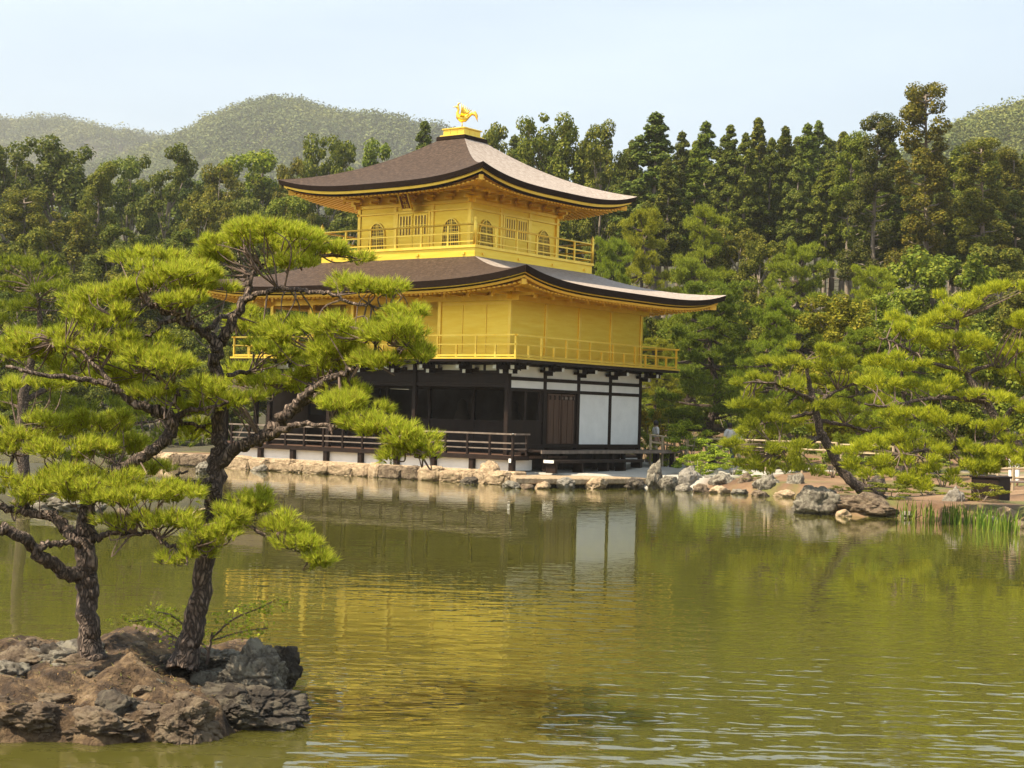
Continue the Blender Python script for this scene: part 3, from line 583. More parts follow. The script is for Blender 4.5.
# balcony of the second storey
E2 = 1.10
part(MB().box(-LX-E2, E2, -E2, DY+E2, 4.16, 4.24), 'balcony_deck', 'dark_wood')
part(MB().box(-LX-E2-.03, E2+.03, -E2-.03, -.11, 4.243, 4.31).box(.115, E2+.03, -.109, DY+E2+.03, 4.243, 4.31).box(-LX-E2-.03, -LX-.11, -.109, DY+E2+.03, 4.243, 4.31).box(-LX-.1, .1, -.1, 1.9, 4.245, 4.29), 'balcony_floor', 'gold_trim')
def railing2(a, b, n, top, mid, low, post_h, mt, par=None, sq=.03, over=.12):
    a = np.array(a, float); b = np.array(b, float); d = (b-a)/np.linalg.norm(b-a); m = MB()
    m.bar(a-d*over+[0, 0, top], b+d*over+[0, 0, top], .06, .055).bar(a-d*over*.6+[0, 0, mid], b+d*over*.6+[0, 0, mid], .04, .045).bar(a+[0, 0, low], b+[0, 0, low], .05, .06)
    r = part(m, 'railing', mt, par)
    for k in range(n):
        p = a+(b-a)*k/n; full = k in (0, n) or k % 2 == 0; h = top-.03 if full else mid-.02
        part(MB().box(p[0]-sq, p[0]+sq, p[1]-sq, p[1]+sq, a[2]+.0, a[2]+h), 'post', mt, r)
    return r
c2 = [(E2-.08, -E2+.08), (E2-.08, DY+E2-.08), (-LX-E2+.08, DY+E2-.08), (-LX-E2+.08, -E2+.08)]
for i, n in ((0, 14), (1, 16), (2, 14), (3, 16)):
    a, b = c2[i], c2[(i+1) % 4]; railing2((*a, 4.31), (*b, 4.31), n, .76, .44, .06, .76, 'gold_trim')

# --- first storey
ZF = .95
P1 = []
for k in range(5): P1.append((-.02, k*DY/4, .17))
for x in (-2*BX, -4*BX, -LX): P1.append((x, 0, .17))
for k in range(1, 5): P1.append((-LX, k*DY/4, .17))
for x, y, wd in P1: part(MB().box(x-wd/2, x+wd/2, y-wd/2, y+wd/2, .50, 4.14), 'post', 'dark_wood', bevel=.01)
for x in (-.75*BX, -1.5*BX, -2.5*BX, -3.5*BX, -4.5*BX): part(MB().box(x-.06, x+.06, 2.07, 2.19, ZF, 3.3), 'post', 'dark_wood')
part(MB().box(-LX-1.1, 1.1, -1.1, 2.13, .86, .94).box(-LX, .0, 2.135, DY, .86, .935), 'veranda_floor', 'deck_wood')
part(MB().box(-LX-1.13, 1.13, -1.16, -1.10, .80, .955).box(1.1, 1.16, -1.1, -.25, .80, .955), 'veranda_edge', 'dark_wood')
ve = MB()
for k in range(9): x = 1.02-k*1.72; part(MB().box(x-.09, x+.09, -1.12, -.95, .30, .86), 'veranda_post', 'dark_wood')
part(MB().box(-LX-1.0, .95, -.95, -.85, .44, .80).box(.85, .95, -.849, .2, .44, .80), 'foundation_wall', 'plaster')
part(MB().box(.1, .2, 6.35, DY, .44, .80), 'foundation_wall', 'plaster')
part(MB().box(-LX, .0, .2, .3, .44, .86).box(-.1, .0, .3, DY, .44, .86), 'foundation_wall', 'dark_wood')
# front beams and plaster strip
part(MB().box(-LX, .02, -.05, .07, 3.30, 3.42).box(-LX, .02, -.03, .05, 3.80, 3.88).box(-LX, .02, -.04, .06, 4.08, 4.16).box(.0, .06, .0, DY, 3.18, 3.29).box(.0, .06, .0, DY, 3.56, 3.68).box(0, .06, 0, DY, 4.07, 4.16).box(.0, .06, 0, DY, 1.20, 1.32), 'beam', 'dark_wood')
part(MB().box(-LX, -.1, -.015, .03, 3.43, 3.79), 'transom_board', 'dark_wood')
for k in range(11):
    x0 = -LX+k*LX/11; part(MB().box(x0+.06, x0+LX/11-.06, -.02, .02, 3.885, 4.075), 'plaster_strip', 'plaster')
    part(MB().box(x0-.045, x0+.045, -.035, .03, 3.885, 4.075), 'strut', 'dark_wood')
for k in range(4):
    y0, y1 = k*DY/4+.085, (k+1)*DY/4-.085
    part(MB().box(-.04, .02, y0, y1, 3.685, 4.065), 'plaster_strip', 'plaster'); part(MB().box(-.04, .03, y0, y1, 3.295, 3.555), 'plaster_strip', 'plaster')
    if k >= 2: part(MB().box(-.04, .03, y0, y1, 1.325, 3.175), 'plaster_panel', 'plaster')
# bay one: low board wall under an open window; bay two: double door
part(MB().box(-.05, .0, .085, 2.045, 1.32, 2.10).box(-.06, .03, .085, 2.045, 2.10, 2.17), 'board_wall', 'dark_wood')
part(MB().box(-.05, .015, .085, .20, 2.17, 3.18).box(-.05, .015, 1.85, 2.045, 2.17, 3.18).box(-.05, .015, 1.0, 1.08, 2.17, 3.18), 'window_frame', 'dark_wood')
for s_ in (0, 1):
    y0 = 2.13+.22+s_*.86; d = MB().box(-.03, .025, y0, y0+.82, 1.34, 3.14).box(.025, .045, y0+.04, y0+.12, 1.36, 3.1).box(.025, .045, y0+.70, y0+.78, 1.36, 3.1).box(.025, .045, y0+.37, y0+.45, 1.36, 3.1)
    do = part(d, 'door', 'door_wood'); part(MB().box(.026, .05, y0+.02, y0+.80, 2.96, 3.04), 'door_rail', 'worn_wood' if s_ else 'door_wood', do)
    mh = MB()
    for k in (.12, .41, .70): mh.box(.046, .056, y0+k-.05, y0+k+.05, 2.93, 3.08)
    part(mh, 'door_fitting', 'dark_wood', do)
part(MB().box(-.04, .0, 2.13+.085, 2.13+.21, 1.32, 3.18).box(-.04, .0, 4.26-.20, 4.26-.085, 1.32, 3.18), 'door_jamb', 'dark_wood')
# inner hall
part(MB().box(-LX+.2, -.1, DY-.12, DY-.02, ZF, 4.1).box(-LX, -LX+.08, 0.1, DY, ZF, 3.3), 'hall_wall', 'interior')
part(MB().box(-LX+.1, -.06, 2.10, 2.16, ZF, 2.02).box(-LX+.1, -.06, 2.08, 2.18, 2.02, 2.12), 'board_wall', 'dark_wood')
part(MB().box(-LX+.1, -.06, 2.08, 2.18, 3.22, 3.34), 'beam', 'dark_wood')
part(MB().box(-LX+.1, -.06, 2.11, 2.15, 3.34, 4.1), 'board_wall', 'interior')
part(MB().box(-LX+.1, -.1, .1, DY-.13, 4.10, 4.15), 'hall_ceiling', 'interior')
for x in (-3.9, -6.4): part(MB().lathe((x, 5.5, ZF), [(.55, 0), (.55, .5), (.35, .55), (.42, .9), (.25, 1.5), (.2, 1.55), (.22, 1.8), (.05, 2.0)], 14), 'seated_statue', 'interior', smooth=True)
# brackets with white-painted tips under the balcony
def bracket(px, py, dx, dy):
    m = MB(); p = np.array([px, py, 0.]); d = np.array([dx, dy, 0.]); s = np.array([-dy, dx, 0.])
    m.bar(p+d*.06+[0, 0, 3.84], p+d*.42+[0, 0, 3.84], .13, .13); m.bar(p+d*.06+[0, 0, 3.99], p+d*.80+[0, 0, 3.99], .13, .13)
    m.bar(p+d*.36-s*.36+[0, 0, 4.0], p+d*.36+s*.36+[0, 0, 4.0], .12, .12); m.bar(p+d*.13-s*.40+[0, 0, 3.93], p+d*.13+s*.40+[0, 0, 3.93], .10, .10)
    for q in (.22, .40, .78): m.bar(p+d*q+[0, 0, 4.105], p+d*(q+.12)+[0, 0, 4.105], .17, .09)
    b = part(m, 'bracket', 'dark_wood'); t = MB()
    t.bar(p+d*.421+[0, 0, 3.84], p+d*.437+[0, 0, 3.84], .13, .13); t.bar(p+d*.801+[0, 0, 3.99], p+d*.817+[0, 0, 3.99], .13, .13)
    for g in (-1, 1): t.bar(p+d*.36+s*g*.361+[0, 0, 4.0], p+d*.36+s*g*.375+[0, 0, 4.0], .12, .12)
    part(t, 'painted_tip', 'white_paint', b)
for k in range(5): bracket(.0, k*DY/4, 1, 0)
for k in range(8): bracket(-k*LX/7.0 if k else -.02, -.0, 0, -1)
bracket(0, 0, .7071, -.7071); bracket(0, DY, .7071, .7071)
# veranda railing on the south side, returning round the corner
for a, b, n in (((1.02, -1.02, .955), (-LX-1.0, -1.02, .955), 14), ((1.02, -1.02, .955), (1.02, -.22, .955), 1)):
    a_, b_ = np.array(a), np.array(b); d = (b_-a_)/np.linalg.norm(b_-a_); m = MB()
    m.bar(a_-d*.14+[0, 0, .73], b_+d*.14+[0, 0, .73], .075, .055).bar(a_+[0, 0, .42], b_+[0, 0, .42], .035, .05).bar(a_+[0, 0, .22], b_+[0, 0, .22], .035, .04)
    rl = part(m, 'railing', 'worn_wood')
    for k in range(0 if n > 1 else 1, n+1):
        p = a_+(b_-a_)*k/n; part(MB().box(p[0]-.04, p[0]+.04, p[1]-.04, p[1]+.04, p[2], p[2]+.70), 'post', 'dark_wood', rl)
m = MB().box(.97, 1.07, -1.175, -1.162, .72, .86).box(.95, 1.09, -1.12, -.95, 1.695, 1.712)
part(m, 'painted_tip', 'white_paint')
# long bench deck on the east side, with a step
bd = part(MB().box(.65, 1.62, -.22, 9.0, 1.08, 1.15), 'bench_deck', 'dark_wood', bevel=.01)
part(MB().box(1.62, 1.66, -.22, 9.0, 1.04, 1.155), 'worn_edge', 'worn_wood', bd)
for y in (.2, 2.3, 4.4, 6.3, 7.5, 8.6):
    for x in (.75, 1.5): part(MB().box(x-.07, x+.07, y-.07, y+.07, .44, 1.08), 'leg', 'dark_wood', bd)
stp = part(MB().box(1.75, 2.25, -.25, 5.4, .74, .84), 'step', 'dark_wood', bevel=.01)
part(MB().box(1.78, 2.2, -.27, -.255, .74, .84), 'painted_tip', 'white_paint', stp)
for y in (-.1, 1.5, 3.1, 4.2, 5.25): part(MB().box(1.8, 2.2, y-.06, y+.06, .40, .74), 'step_leg', 'dark_wood', stp)
part(MB().box(.1, .62, .0, 6.3, .5, 1.05), 'under_deck_board', 'dark_wood')
# fishing pavilion on the west side, built on to the hall
fw_ = part(MB().box(-LX-5.2, -LX-1.2, 2.2, 6.2, .80, .92), 'fishing_deck', 'deck_wood')
for x in (-LX-5.0, -LX-3.2, -LX-1.3):
    for y in (2.4, 6.0): part(MB().box(x-.08, x+.08, y-.08, y+.08, -.5, 2.8), 'post', 'dark_wood', fw_)
rr = MB(); x0, x1, y0, y1, zr = -LX-5.9, -LX-.4, 1.4, 7.0, 3.75
rr.add([(x0, y0, 2.75), (x1, y0, 2.75), (x1, 4.2, zr), (x0, 4.2, zr), (x0, y1, 2.75), (x1, y1, 2.75), (x0, y0, 2.65), (x1, y0, 2.65), (x1, y1, 2.65), (x0, y1, 2.65)], [(0, 1, 2, 3), (3, 2, 5, 4), (0, 6, 7, 1), (4, 5, 8, 9), (0, 3, 4, 9, 6), (1, 7, 8, 5, 2), (6, 9, 8, 7)])
part(rr, 'fishing_roof', 'bark_roof')

# stone terrace under the pavilion
ter = MB(); n = 60
ter.box(-17, 1.6, -1.62, -.96, -.6, .44)
tr_ = empty('stone_terrace', (-7, -1.5, 0), 'cream stone retaining edge along the water below the pavilion veranda', 'terrace')
ob = ter.build('edge_wall', MT['rock_cream'], tr_, bevel=.04)
def slab(pts, z0, z1):
    n = len(pts); m = MB(); m.add([(x, y, z0) for x, y in pts]+[(x, y, z1) for x, y in pts], [tuple(range(n-1, -1, -1)), tuple(range(n, 2*n))]+[(i, (i+1) % n, n+(i+1) % n, n+i) for i in range(n)]); return m
slab([(1.61, -1.9), (2.9, -3.35), (4.15, -1.1), (4.65, 1.9), (1.61, 1.9)], .13, .33).build('landing_slab', MT['rock_cream'], tr_, bevel=.03)
slab([(1.61, -1.6), (2.7, -2.9), (3.9, -1.0), (4.3, 1.8), (1.61, 1.8)], -.6, .12).build('landing_base', MT['rock_dark'], tr_)

# ------------------------------------------------------------------ rocks
_ico = None
def ico_verts(sub=4):
    bm = bmesh.new(); bmesh.ops.create_icosphere(bm, subdivisions=sub, radius=1); v = np.array([x.co[:] for x in bm.verts]); f = np.array([[q.index for q in x.verts] for x in bm.faces]); bm.free(); return v, f
ICO = {3: ico_verts(4), 4: ico_verts(5), 5: ico_verts(7)}
def rock(cx, cy, z, sx, sy, sz, seed, m, label, group=None, rot=None, cuts=20, sub=4, rough=.15, tilt=0, boxy=False, name='rock', cat='rock'):
    v, f = ICO[sub]; v = v.copy(); rg = np.random.default_rng(seed)
    for _ in range(cuts):
        d = rg.normal(size=3); d /= np.linalg.norm(d); h = rg.uniform(.62, .92); q = v@d; over = np.maximum(q-h, 0); v -= over[:, None]*d*.93
    nn = np.array([noise.fractal(Vector(p*2.6)+Vector((seed*3.1, 0, 0)), .9, 2.2, 5) for p in v]); n2 = np.array([noise.noise(Vector(p*1.1)+Vector((0, seed*1.7, 0))) for p in v])
    cr = np.array([(lambda q: q[1]-q[0])(noise.voronoi(Vector(p*1.7)+Vector((seed*2.3, 0, seed)))[0]) for p in v]); ce = np.array([noise.cell(Vector(p*2.1)+Vector((seed, 0, 0))) for p in v])
    n3 = np.array([1-abs(noise.noise(Vector((p[0]*4, p[1]*4, p[2]*2.0))+Vector((seed, seed, 0)))) for p in v])
    v *= (1+nn*rough+n2*.16-(n3 > .93)*.04-.10*np.exp(-(cr/.07)**2)+.035*ce)[:, None]
    if boxy: v = np.sign(v)*np.abs(v)**.62
    v = v*np.array([sx, sy, sz])
    if tilt: a = tilt; v = v@np.array([[math.cos(a), 0, -math.sin(a)], [0, 1, 0], [math.sin(a), 0, math.cos(a)]])
    a = rg.uniform(0, 6.28) if rot is None else rot; c, s_ = math.cos(a), math.sin(a); v = v@np.array([[c, s_, 0], [-s_, c, 0], [0, 0, 1]])
    if name == 'edge_stone': return link_mesh(name, np_mesh(name, v+np.array([cx, cy, z])-ORG[tr_], f), m, tr_)
    o = link_mesh(name, np_mesh(name, v, f), m, None, (cx, cy, z)); return tag(o, label, cat, group)
def prock(u, v_base, wpx, hpx, m, label, seed, z=0., group=None, dx=None, **k):
    """a rock whose foot is seen at pixel (u, v_base), wpx wide and hpx high"""
    p = G(u, v_base, z); d = float((p-CAM)@FW); w_ = wpx/FPX*d/2; h = hpx/FPX*d
    q = p+FLAT_F*w_*.75
    return rock(q[0], q[1], z+h*.34, w_*1.12, w_*(dx or 1.0), h*.74, seed, m, label, group, rot=YAW+k.pop('yaw', 0), **k)

# island rocks
IR = [(55, 697, 118, 44, 'rock_grey', 'broad pale lichened rock at the left back of the pine island'),
      (12, 712, 60, 34, 'rock_brown', 'brown rock at the left edge of the pine island below the pale one'),
      (165, 692, 62, 34, 'rock_dark', 'smooth dark rock at the foot of the leaning island pine'),
      (197, 711, 42, 36, 'rock_grey', 'small lichen-spotted boulder right of the dark rock on the pine island'),
      (250, 704, 62, 54, 'rock_grey', 'tall upright split rock at the right end of the pine island'),
      (277, 690, 34, 38, 'rock_dark', 'black rounded rock at the water on the far right tip of the pine island'),
      (240, 732, 92, 38, 'rock_dark', 'long low black rock at the waterline on the right front of the pine island'),
      (110, 742, 118, 32, 'rock_brown', 'long flat sunlit rock on the front edge of the pine island'),
      (178, 744, 60, 40, 'rock_brown', 'cracked brown rock on the front edge between the flat rock and the black rock'),
      (22, 742, 78, 34, 'rock_brown', 'fissured brown rock at the front left edge of the pine island'),
      (128, 664, 44, 20, 'rock_brown', 'low brown rock behind the two island pine trunks'),
      (213, 672, 46, 18, 'rock_grey', 'flat grey slab behind the upright rock on the pine island'),
      (122, 690, 20, 22, 'rock_brown', 'small pointed stone between the two island pine trunks'),
      (272, 718, 26, 24, 'rock_brown', 'small rusty stone at the water below the upright rock')]
for i, (u, v_, w_, h_, m_, lb) in enumerate(IR):
    zz = .0 if v_ > 705 else (.12 if v_ > 688 else .22)
    prock(u, v_, w_*1.22, h_*1.05, m_, lb, 40+i, z=zz, sub=5, rough=.20, cuts=22, group='rocks of the pine island')
rg_ = np.random.default_rng(77)
XY = []
while len(XY) < 34:
    u, v_ = rg_.uniform(-20, 290), rg_.uniform(668, 742); p = G(u, v_, .1)
    if sdist(np.array([p[0]]), np.array([p[1]]), ISLAND)[0] > -.03 or any(math.hypot(p[0]-a, p[1]-b) < .16 for a, b in XY) or (abs(u-185) < 26 and v_ < 690) or (abs(u-90) < 22 and v_ < 690): continue
    XY.append((p[0], p[1]))
for i, (x, y) in enumerate(XY):
    w_ = rg_.uniform(.07, .20); dd = -sdist(np.array([x]), np.array([y]), ISLAND)[0]; zz = .02+.15*min(1, dd/.14)+.2*min(1, max(0, dd-.2))
    rock(x, y, zz-.02, w_*rg_.uniform(1, 1.5), w_, w_*rg_.uniform(.35, .75), 700+i, ('rock_brown', 'rock_dark', 'rock_brown', 'rock_grey')[i % 4], 'small angular rock bedded in the soil of the pine island', 'small rocks of the pine island', rough=.2, cuts=22)
# fallen needles and straw over the island soil
nl_ = 16000; lx = rg_.uniform(21.2, 25.6, nl_); ly = rg_.uniform(-40.5, -33.5, nl_); dd = -sdist(lx, ly, ISLAND); k_ = dd > .12; lx, ly = lx[k_], ly[k_]
ix = np.clip(((lx-gx[0])/.04).astype(int), 0, len(gx)-1); iy = np.clip(((ly-gy[0])/.04).astype(int), 0, len(gy)-1); lz = IZ[ix, iy]+.006
an = rg_.uniform(0, 6.28, len(lx)); ll = rg_.uniform(.025, .06, len(lx)); b_ = np.stack([lx, ly, lz], 1); e_ = np.stack([np.cos(an)*ll, np.sin(an)*ll, rg_.normal(size=len(lx))*.010+.004], 1); sd2 = np.stack([-np.sin(an), np.cos(an), np.zeros(len(an))], 1)*.0035
q_ = np.stack([b_-sd2, b_+sd2, b_+e_], 1).reshape(-1, 3)
MT['litter'] = leafmat('fallen_needles', [(.10, .05, .02), (.20, .11, .045), (.33, .21, .10), (.16, .17, .04)], .1)
tag(link_mesh('needle_litter', np_mesh('needle_litter', q_, np.arange(len(q_)).reshape(-1, 3)), 'litter'), 'brown fallen pine needles and straw scattered over the island soil', 'litter', kind='stuff')
# shore rocks before and beside the pavilion
SR = [(452, 479, 34, 0, '', ''),]
SR = [(285, 470, 14, 13, 'rock_grey', 'grey rock standing against the cream terrace under the left veranda', .0), (348, 473, 12, 12, 'rock_brown', 'brown rock against the terrace edge left of the drooping pine bough', 0), (392, 476, 17, 16, 'rock_brown', 'brown rock against the terrace edge directly under the drooping pine bough', 0),
      (437, 479, 17, 15, 'rock_grey', 'grey upright rock at the terrace edge just right of the drooping pine bough', 0), (491, 484, 26, 20, 'rock_cream', 'orange-tan boulder at the terrace edge below the veranda corner', 0),
      (470, 486, 19, 10, 'rock_dark', 'dark low stone in the water left of the orange-tan boulder', -.08),
      (567, 489, 17, 12, 'rock_pale', 'pale stepping rock in the water, first from the landing slab corner', 0), (597, 489, 19, 12, 'rock_cream', 'square tan rock in the water, second from the landing slab corner', 0),
      (635, 490, 19, 14, 'rock_dark', 'round dark rock in the water near the end of the landing slab', 0), (656, 489, 14, 24, 'rock_grey', 'tall narrow pale-topped rock at the right end of the landing slab', 0),
      (669, 490, 15, 13, 'rock_grey', 'low grey rock right beside the tall narrow rock', 0), (690, 490, 25, 19, 'rock_pale', 'broad whitish rock on the shore right of the pavilion', 0), (709, 490, 12, 14, 'rock_pale', 'small squarish whitish rock on the shore', 0),
      (727, 492, 25, 16, 'rock_grey', 'rough grey rock on the shore under the small bush', 0), (747, 493, 17, 15, 'rock_brown', 'dark brown rock on the shore left of the mottled pair', 0), (770, 495, 24, 18, 'rock_grey', 'mottled grey rock on the shore, left one of the mottled pair', 0), (795, 496, 18, 20, 'rock_grey', 'mottled dark rock on the shore, right one of the mottled pair', 0),
      (818, 515, 48, 30, 'rock_grey', 'large grey boulder in the water at the foot of the leaning shore pine', 0), (869, 517, 68, 21, 'rock_brown', 'broad reddish-brown flat boulder in the water before the leaning shore pine', 0),
      (877, 497, 20, 19, 'rock_dark', 'small dark split rock behind the flat reddish boulder', .3), (921, 515, 15, 13, 'rock_pale', 'small white rock beside the iris leaves', .05), (955, 514, 25, 25, 'rock_pale', 'large whitish block of rock above the iris leaves', .08),
      (1009, 524, 21, 16, 'rock_cream', 'slanting pinkish rock at the right edge of the shore', .0), (836, 500, 18, 12, 'rock_brown', 'low brown stone between the leaning pine trunk and the large boulder', .15),
      (160, 519, 62, 9, 'rock_dark', 'long flat dark rock on the far islet seen between the two island pines', 0), (62, 512, 46, 16, 'rock_grey', 'grey rock on the far islet behind the left island pine', 0), (20, 510, 30, 12, 'rock_brown', 'brown rock at the left end of the far islet', 0), (206, 474, 20, 14, 'rock_grey', 'grey round rock on the far shore just left of the leaning pine trunk', 0)]
for i, (u, v_, w_, h_, m_, lb, z_) in enumerate(SR): prock(u, v_, w_*(1.2 if 560 < u < 805 else 1.02), h_*(1.2 if 640 < u < 805 else 1.02), m_, lb, 90+i*3, z=z_, rough=.14)
# the terrace face is laid from irregular stones
x = 1.5; k = 0
while x > -16.6:
    w_ = .5+random.random()*1.1; h_ = .30+.12*random.random()
    o = rock(x-w_/2, -1.78, .18, w_*.56, .30, h_*.85, 500+k, 'rock_cream' if random.random() < .75 else 'rock_brown', None, rot=0, sub=4, rough=.13, cuts=8, boxy=True, name='edge_stone')
    x -= w_*.97; k += 1
# small stones filling the shoreline
fill = [(G(u, v_, 0)) for u, v_ in [(258, 471), (300, 472), (318, 472.5), (333, 473.5), (365, 475), (378, 476), (408, 478), (420, 479), (453, 481), (510, 488), (525, 489), (540, 488.5), (683, 491), (700, 492), (718, 493), (738, 494), (758, 496), (783, 497), (806, 500), (808, 505), (842, 516), (905, 518), (935, 519), (985, 523), (996, 525), (1020, 528), (1040, 530), (90, 512), (120, 517), (200, 520), (40, 511)]]
for i, p in enumerate(fill):
    s_ = .20+.16*random.random(); rock(p[0], p[1]+.1, .04, s_*1.2, s_, s_*.7, 300+i, ('rock_grey', 'rock_brown', 'rock_cream')[i % 3], 'fist-to-knee-sized loose stone filling the waterline between the larger shore rocks', 'small stones along the waterline', sub=3, rough=.14, name='stone', cat='stone')

# ------------------------------------------------------------------ pines with needles
def needle_mesh(name, pos, dirs, ln, k, rng, wd, shoot=.5, spread=.75):
    """bundles of k needles fanning out of short shoots"""
    n = len(pos); d = dirs/np.linalg.norm(dirs, axis=1)[:, None]
    pos = np.repeat(pos, k, 0); D = np.repeat(d, k, 0); L_ = np.repeat(np.broadcast_to(ln, n), k)[:, None]*rng.uniform(.75, 1.15, (n*k, 1))
    base = pos+D*rng.uniform(0, shoot, (n*k, 1))*L_
    r = rng.normal(size=D.shape); r /= np.linalg.norm(r, axis=1)[:, None]; dd = D+r*spread; dd /= np.linalg.norm(dd, axis=1)[:, None]
    s = np.cross(dd, rng.normal(size=D.shape)); s /= np.linalg.norm(s, axis=1)[:, None]
    wv = s*(np.broadcast_to(wd, (1,)))[0]/2
    q = np.stack([base-wv, base+wv, base+dd*L_], 1).reshape(-1, 3)
    return np_mesh(name, q, np.arange(len(q)).reshape(-1, 3))
def crom(pts, n=6):
    pts = np.asarray(pts, float); o = []
    P_ = np.vstack([2*pts[0]-pts[1], pts, 2*pts[-1]-pts[-2]])
    for i in range(1, len(P_)-2):
        for t in np.linspace(0, 1, n, endpoint=False):
            a, b, c, d = P_[i-1:i+3]; o.append(.5*((2*b)+(-a+c)*t+(2*a-5*b+4*c-d)*t*t+(-a+3*b-3*c+d)*t**3))
    o.append(P_[-2]); return np.array(o)
def limb(mb, tr, D0, wob=.12, n=9, jit=.012):
    """tr: (u, v, width px, depth offset m) traced, given its own depth"""
    a = np.array([[*P(u, v, D0+dd), w_*.70/FPX*(D0+dd)/2] for u, v, w_, dd in tr]); c = crom(a, 6); rr = np.random.default_rng(int(abs(tr[0][0]*7+tr[0][1])))
    j = rr.normal(size=(len(c), 3))*jit*np.minimum(1, c[:, 3:4]/.04+.3); j[0] = 0; c[:, :3] += j
    mb.tube(c[:, :3], np.maximum(c[:, 3], .004), n, wob=wob*2); return c
def near_pine(label, base_uv, D0, trunks, limbs, pads, seed, dens=1.0, group=None, nl=.066, nw=.0046, nk=18, mt='needle', col=None, reach=1.3):
    rng = np.random.default_rng(seed); b = P(*base_uv, D0); root = empty('pine_tree', (b[0], b[1], b[2]), label, 'pine tree', group)
    tm = MB(); skel = [limb(tm, t, D0, n=14, wob=.07) for t in trunks]; tm.build('trunk', MT['pine_bark'], root, smooth=True)
    for l in limbs:
        m = MB(); skel.append(limb(m, l, D0)); m.build('branch', MT['pine_bark'], root, smooth=True)
    S = np.vstack([k[:, :3] for k in skel[0:]]); 
    tw = MB(); POS = []; DIR = []
    for (u, v, ru, rv, dd) in pads:
        c = P(u, v, D0+dd); sc = (D0+dd)/FPX; rx, rz = ru*sc, rv*sc; ry = rx*.75
        n = int(dens*ru*rv*.45+14)
        # subclumps give the pad an uneven outline
        nc = max(5, int(ru*rv/60)); cc = rng.uniform(-1, 1, (nc*4, 3)); cc = cc[(cc**2).sum(1) < 1][:nc]; cc *= [.86, .86, .72]
        ci = rng.integers(0, len(cc), n); off = rng.normal(size=(n, 3)); off /= np.linalg.norm(off, axis=1)[:, None]; off *= rng.uniform(.2, 1, (n, 1))**.5
        cr = rng.uniform(.7, 1.2, len(cc))[ci][:, None]
        loc = cc[ci]*[rx, ry, rz]+off*cr*np.array([.11, .11, .06])*(.6+rz*1.6 if D0 < 20 else 1.8)
        pos = c+loc[:, :1]*FLAT_R+loc[:, 1:2]*FLAT_F+loc[:, 2:]*UP
        dr = np.array([0, 0, .8])+(loc[:, :1]/rx*FLAT_R+loc[:, 1:2]/ry*FLAT_F)*.55+off*[.45, .45, .3]+rng.normal(size=(n, 3))*.25
        POS.append(pos); DIR.append(dr)
        # twigs from the nearest limb out into the pad's underside
        s0 = S[np.argmin(((S-(c-np.array([0, 0, rz*.5])))**2).sum(1))]
        for k in range(len(cc)):
            e = c+cc[k, 0]*rx*FLAT_R+cc[k, 1]*ry*FLAT_F+(cc[k, 2]*rz*.6+.0)*UP
            s1 = S[np.argmin(((S-e)**2).sum(1))] if rng.random() < .5 else s0
            if np.linalg.norm(e-s1) > reach: continue
            mid = (s1+e)/2+rng.normal(size=3)*.06+np.array([0, 0, -.01]); tw.tube(crom([s1, mid, e], 4), np.linspace(.008, .003, 9)*(1 if D0 < 20 else 2.4), 5)
    tag(tw.build('twigs', MT['twig'], root), kind='stuff')
    POS = np.vstack(POS); DIR = np.vstack(DIR)
    me = needle_mesh('needles', POS-ORG[root], DIR, nl, nk, rng, nw, shoot=.45, spread=.55)
    o = link_mesh('needles', me, mt, root)
    if col: o.color = (*col, 1)
    return root
DI = 12.55
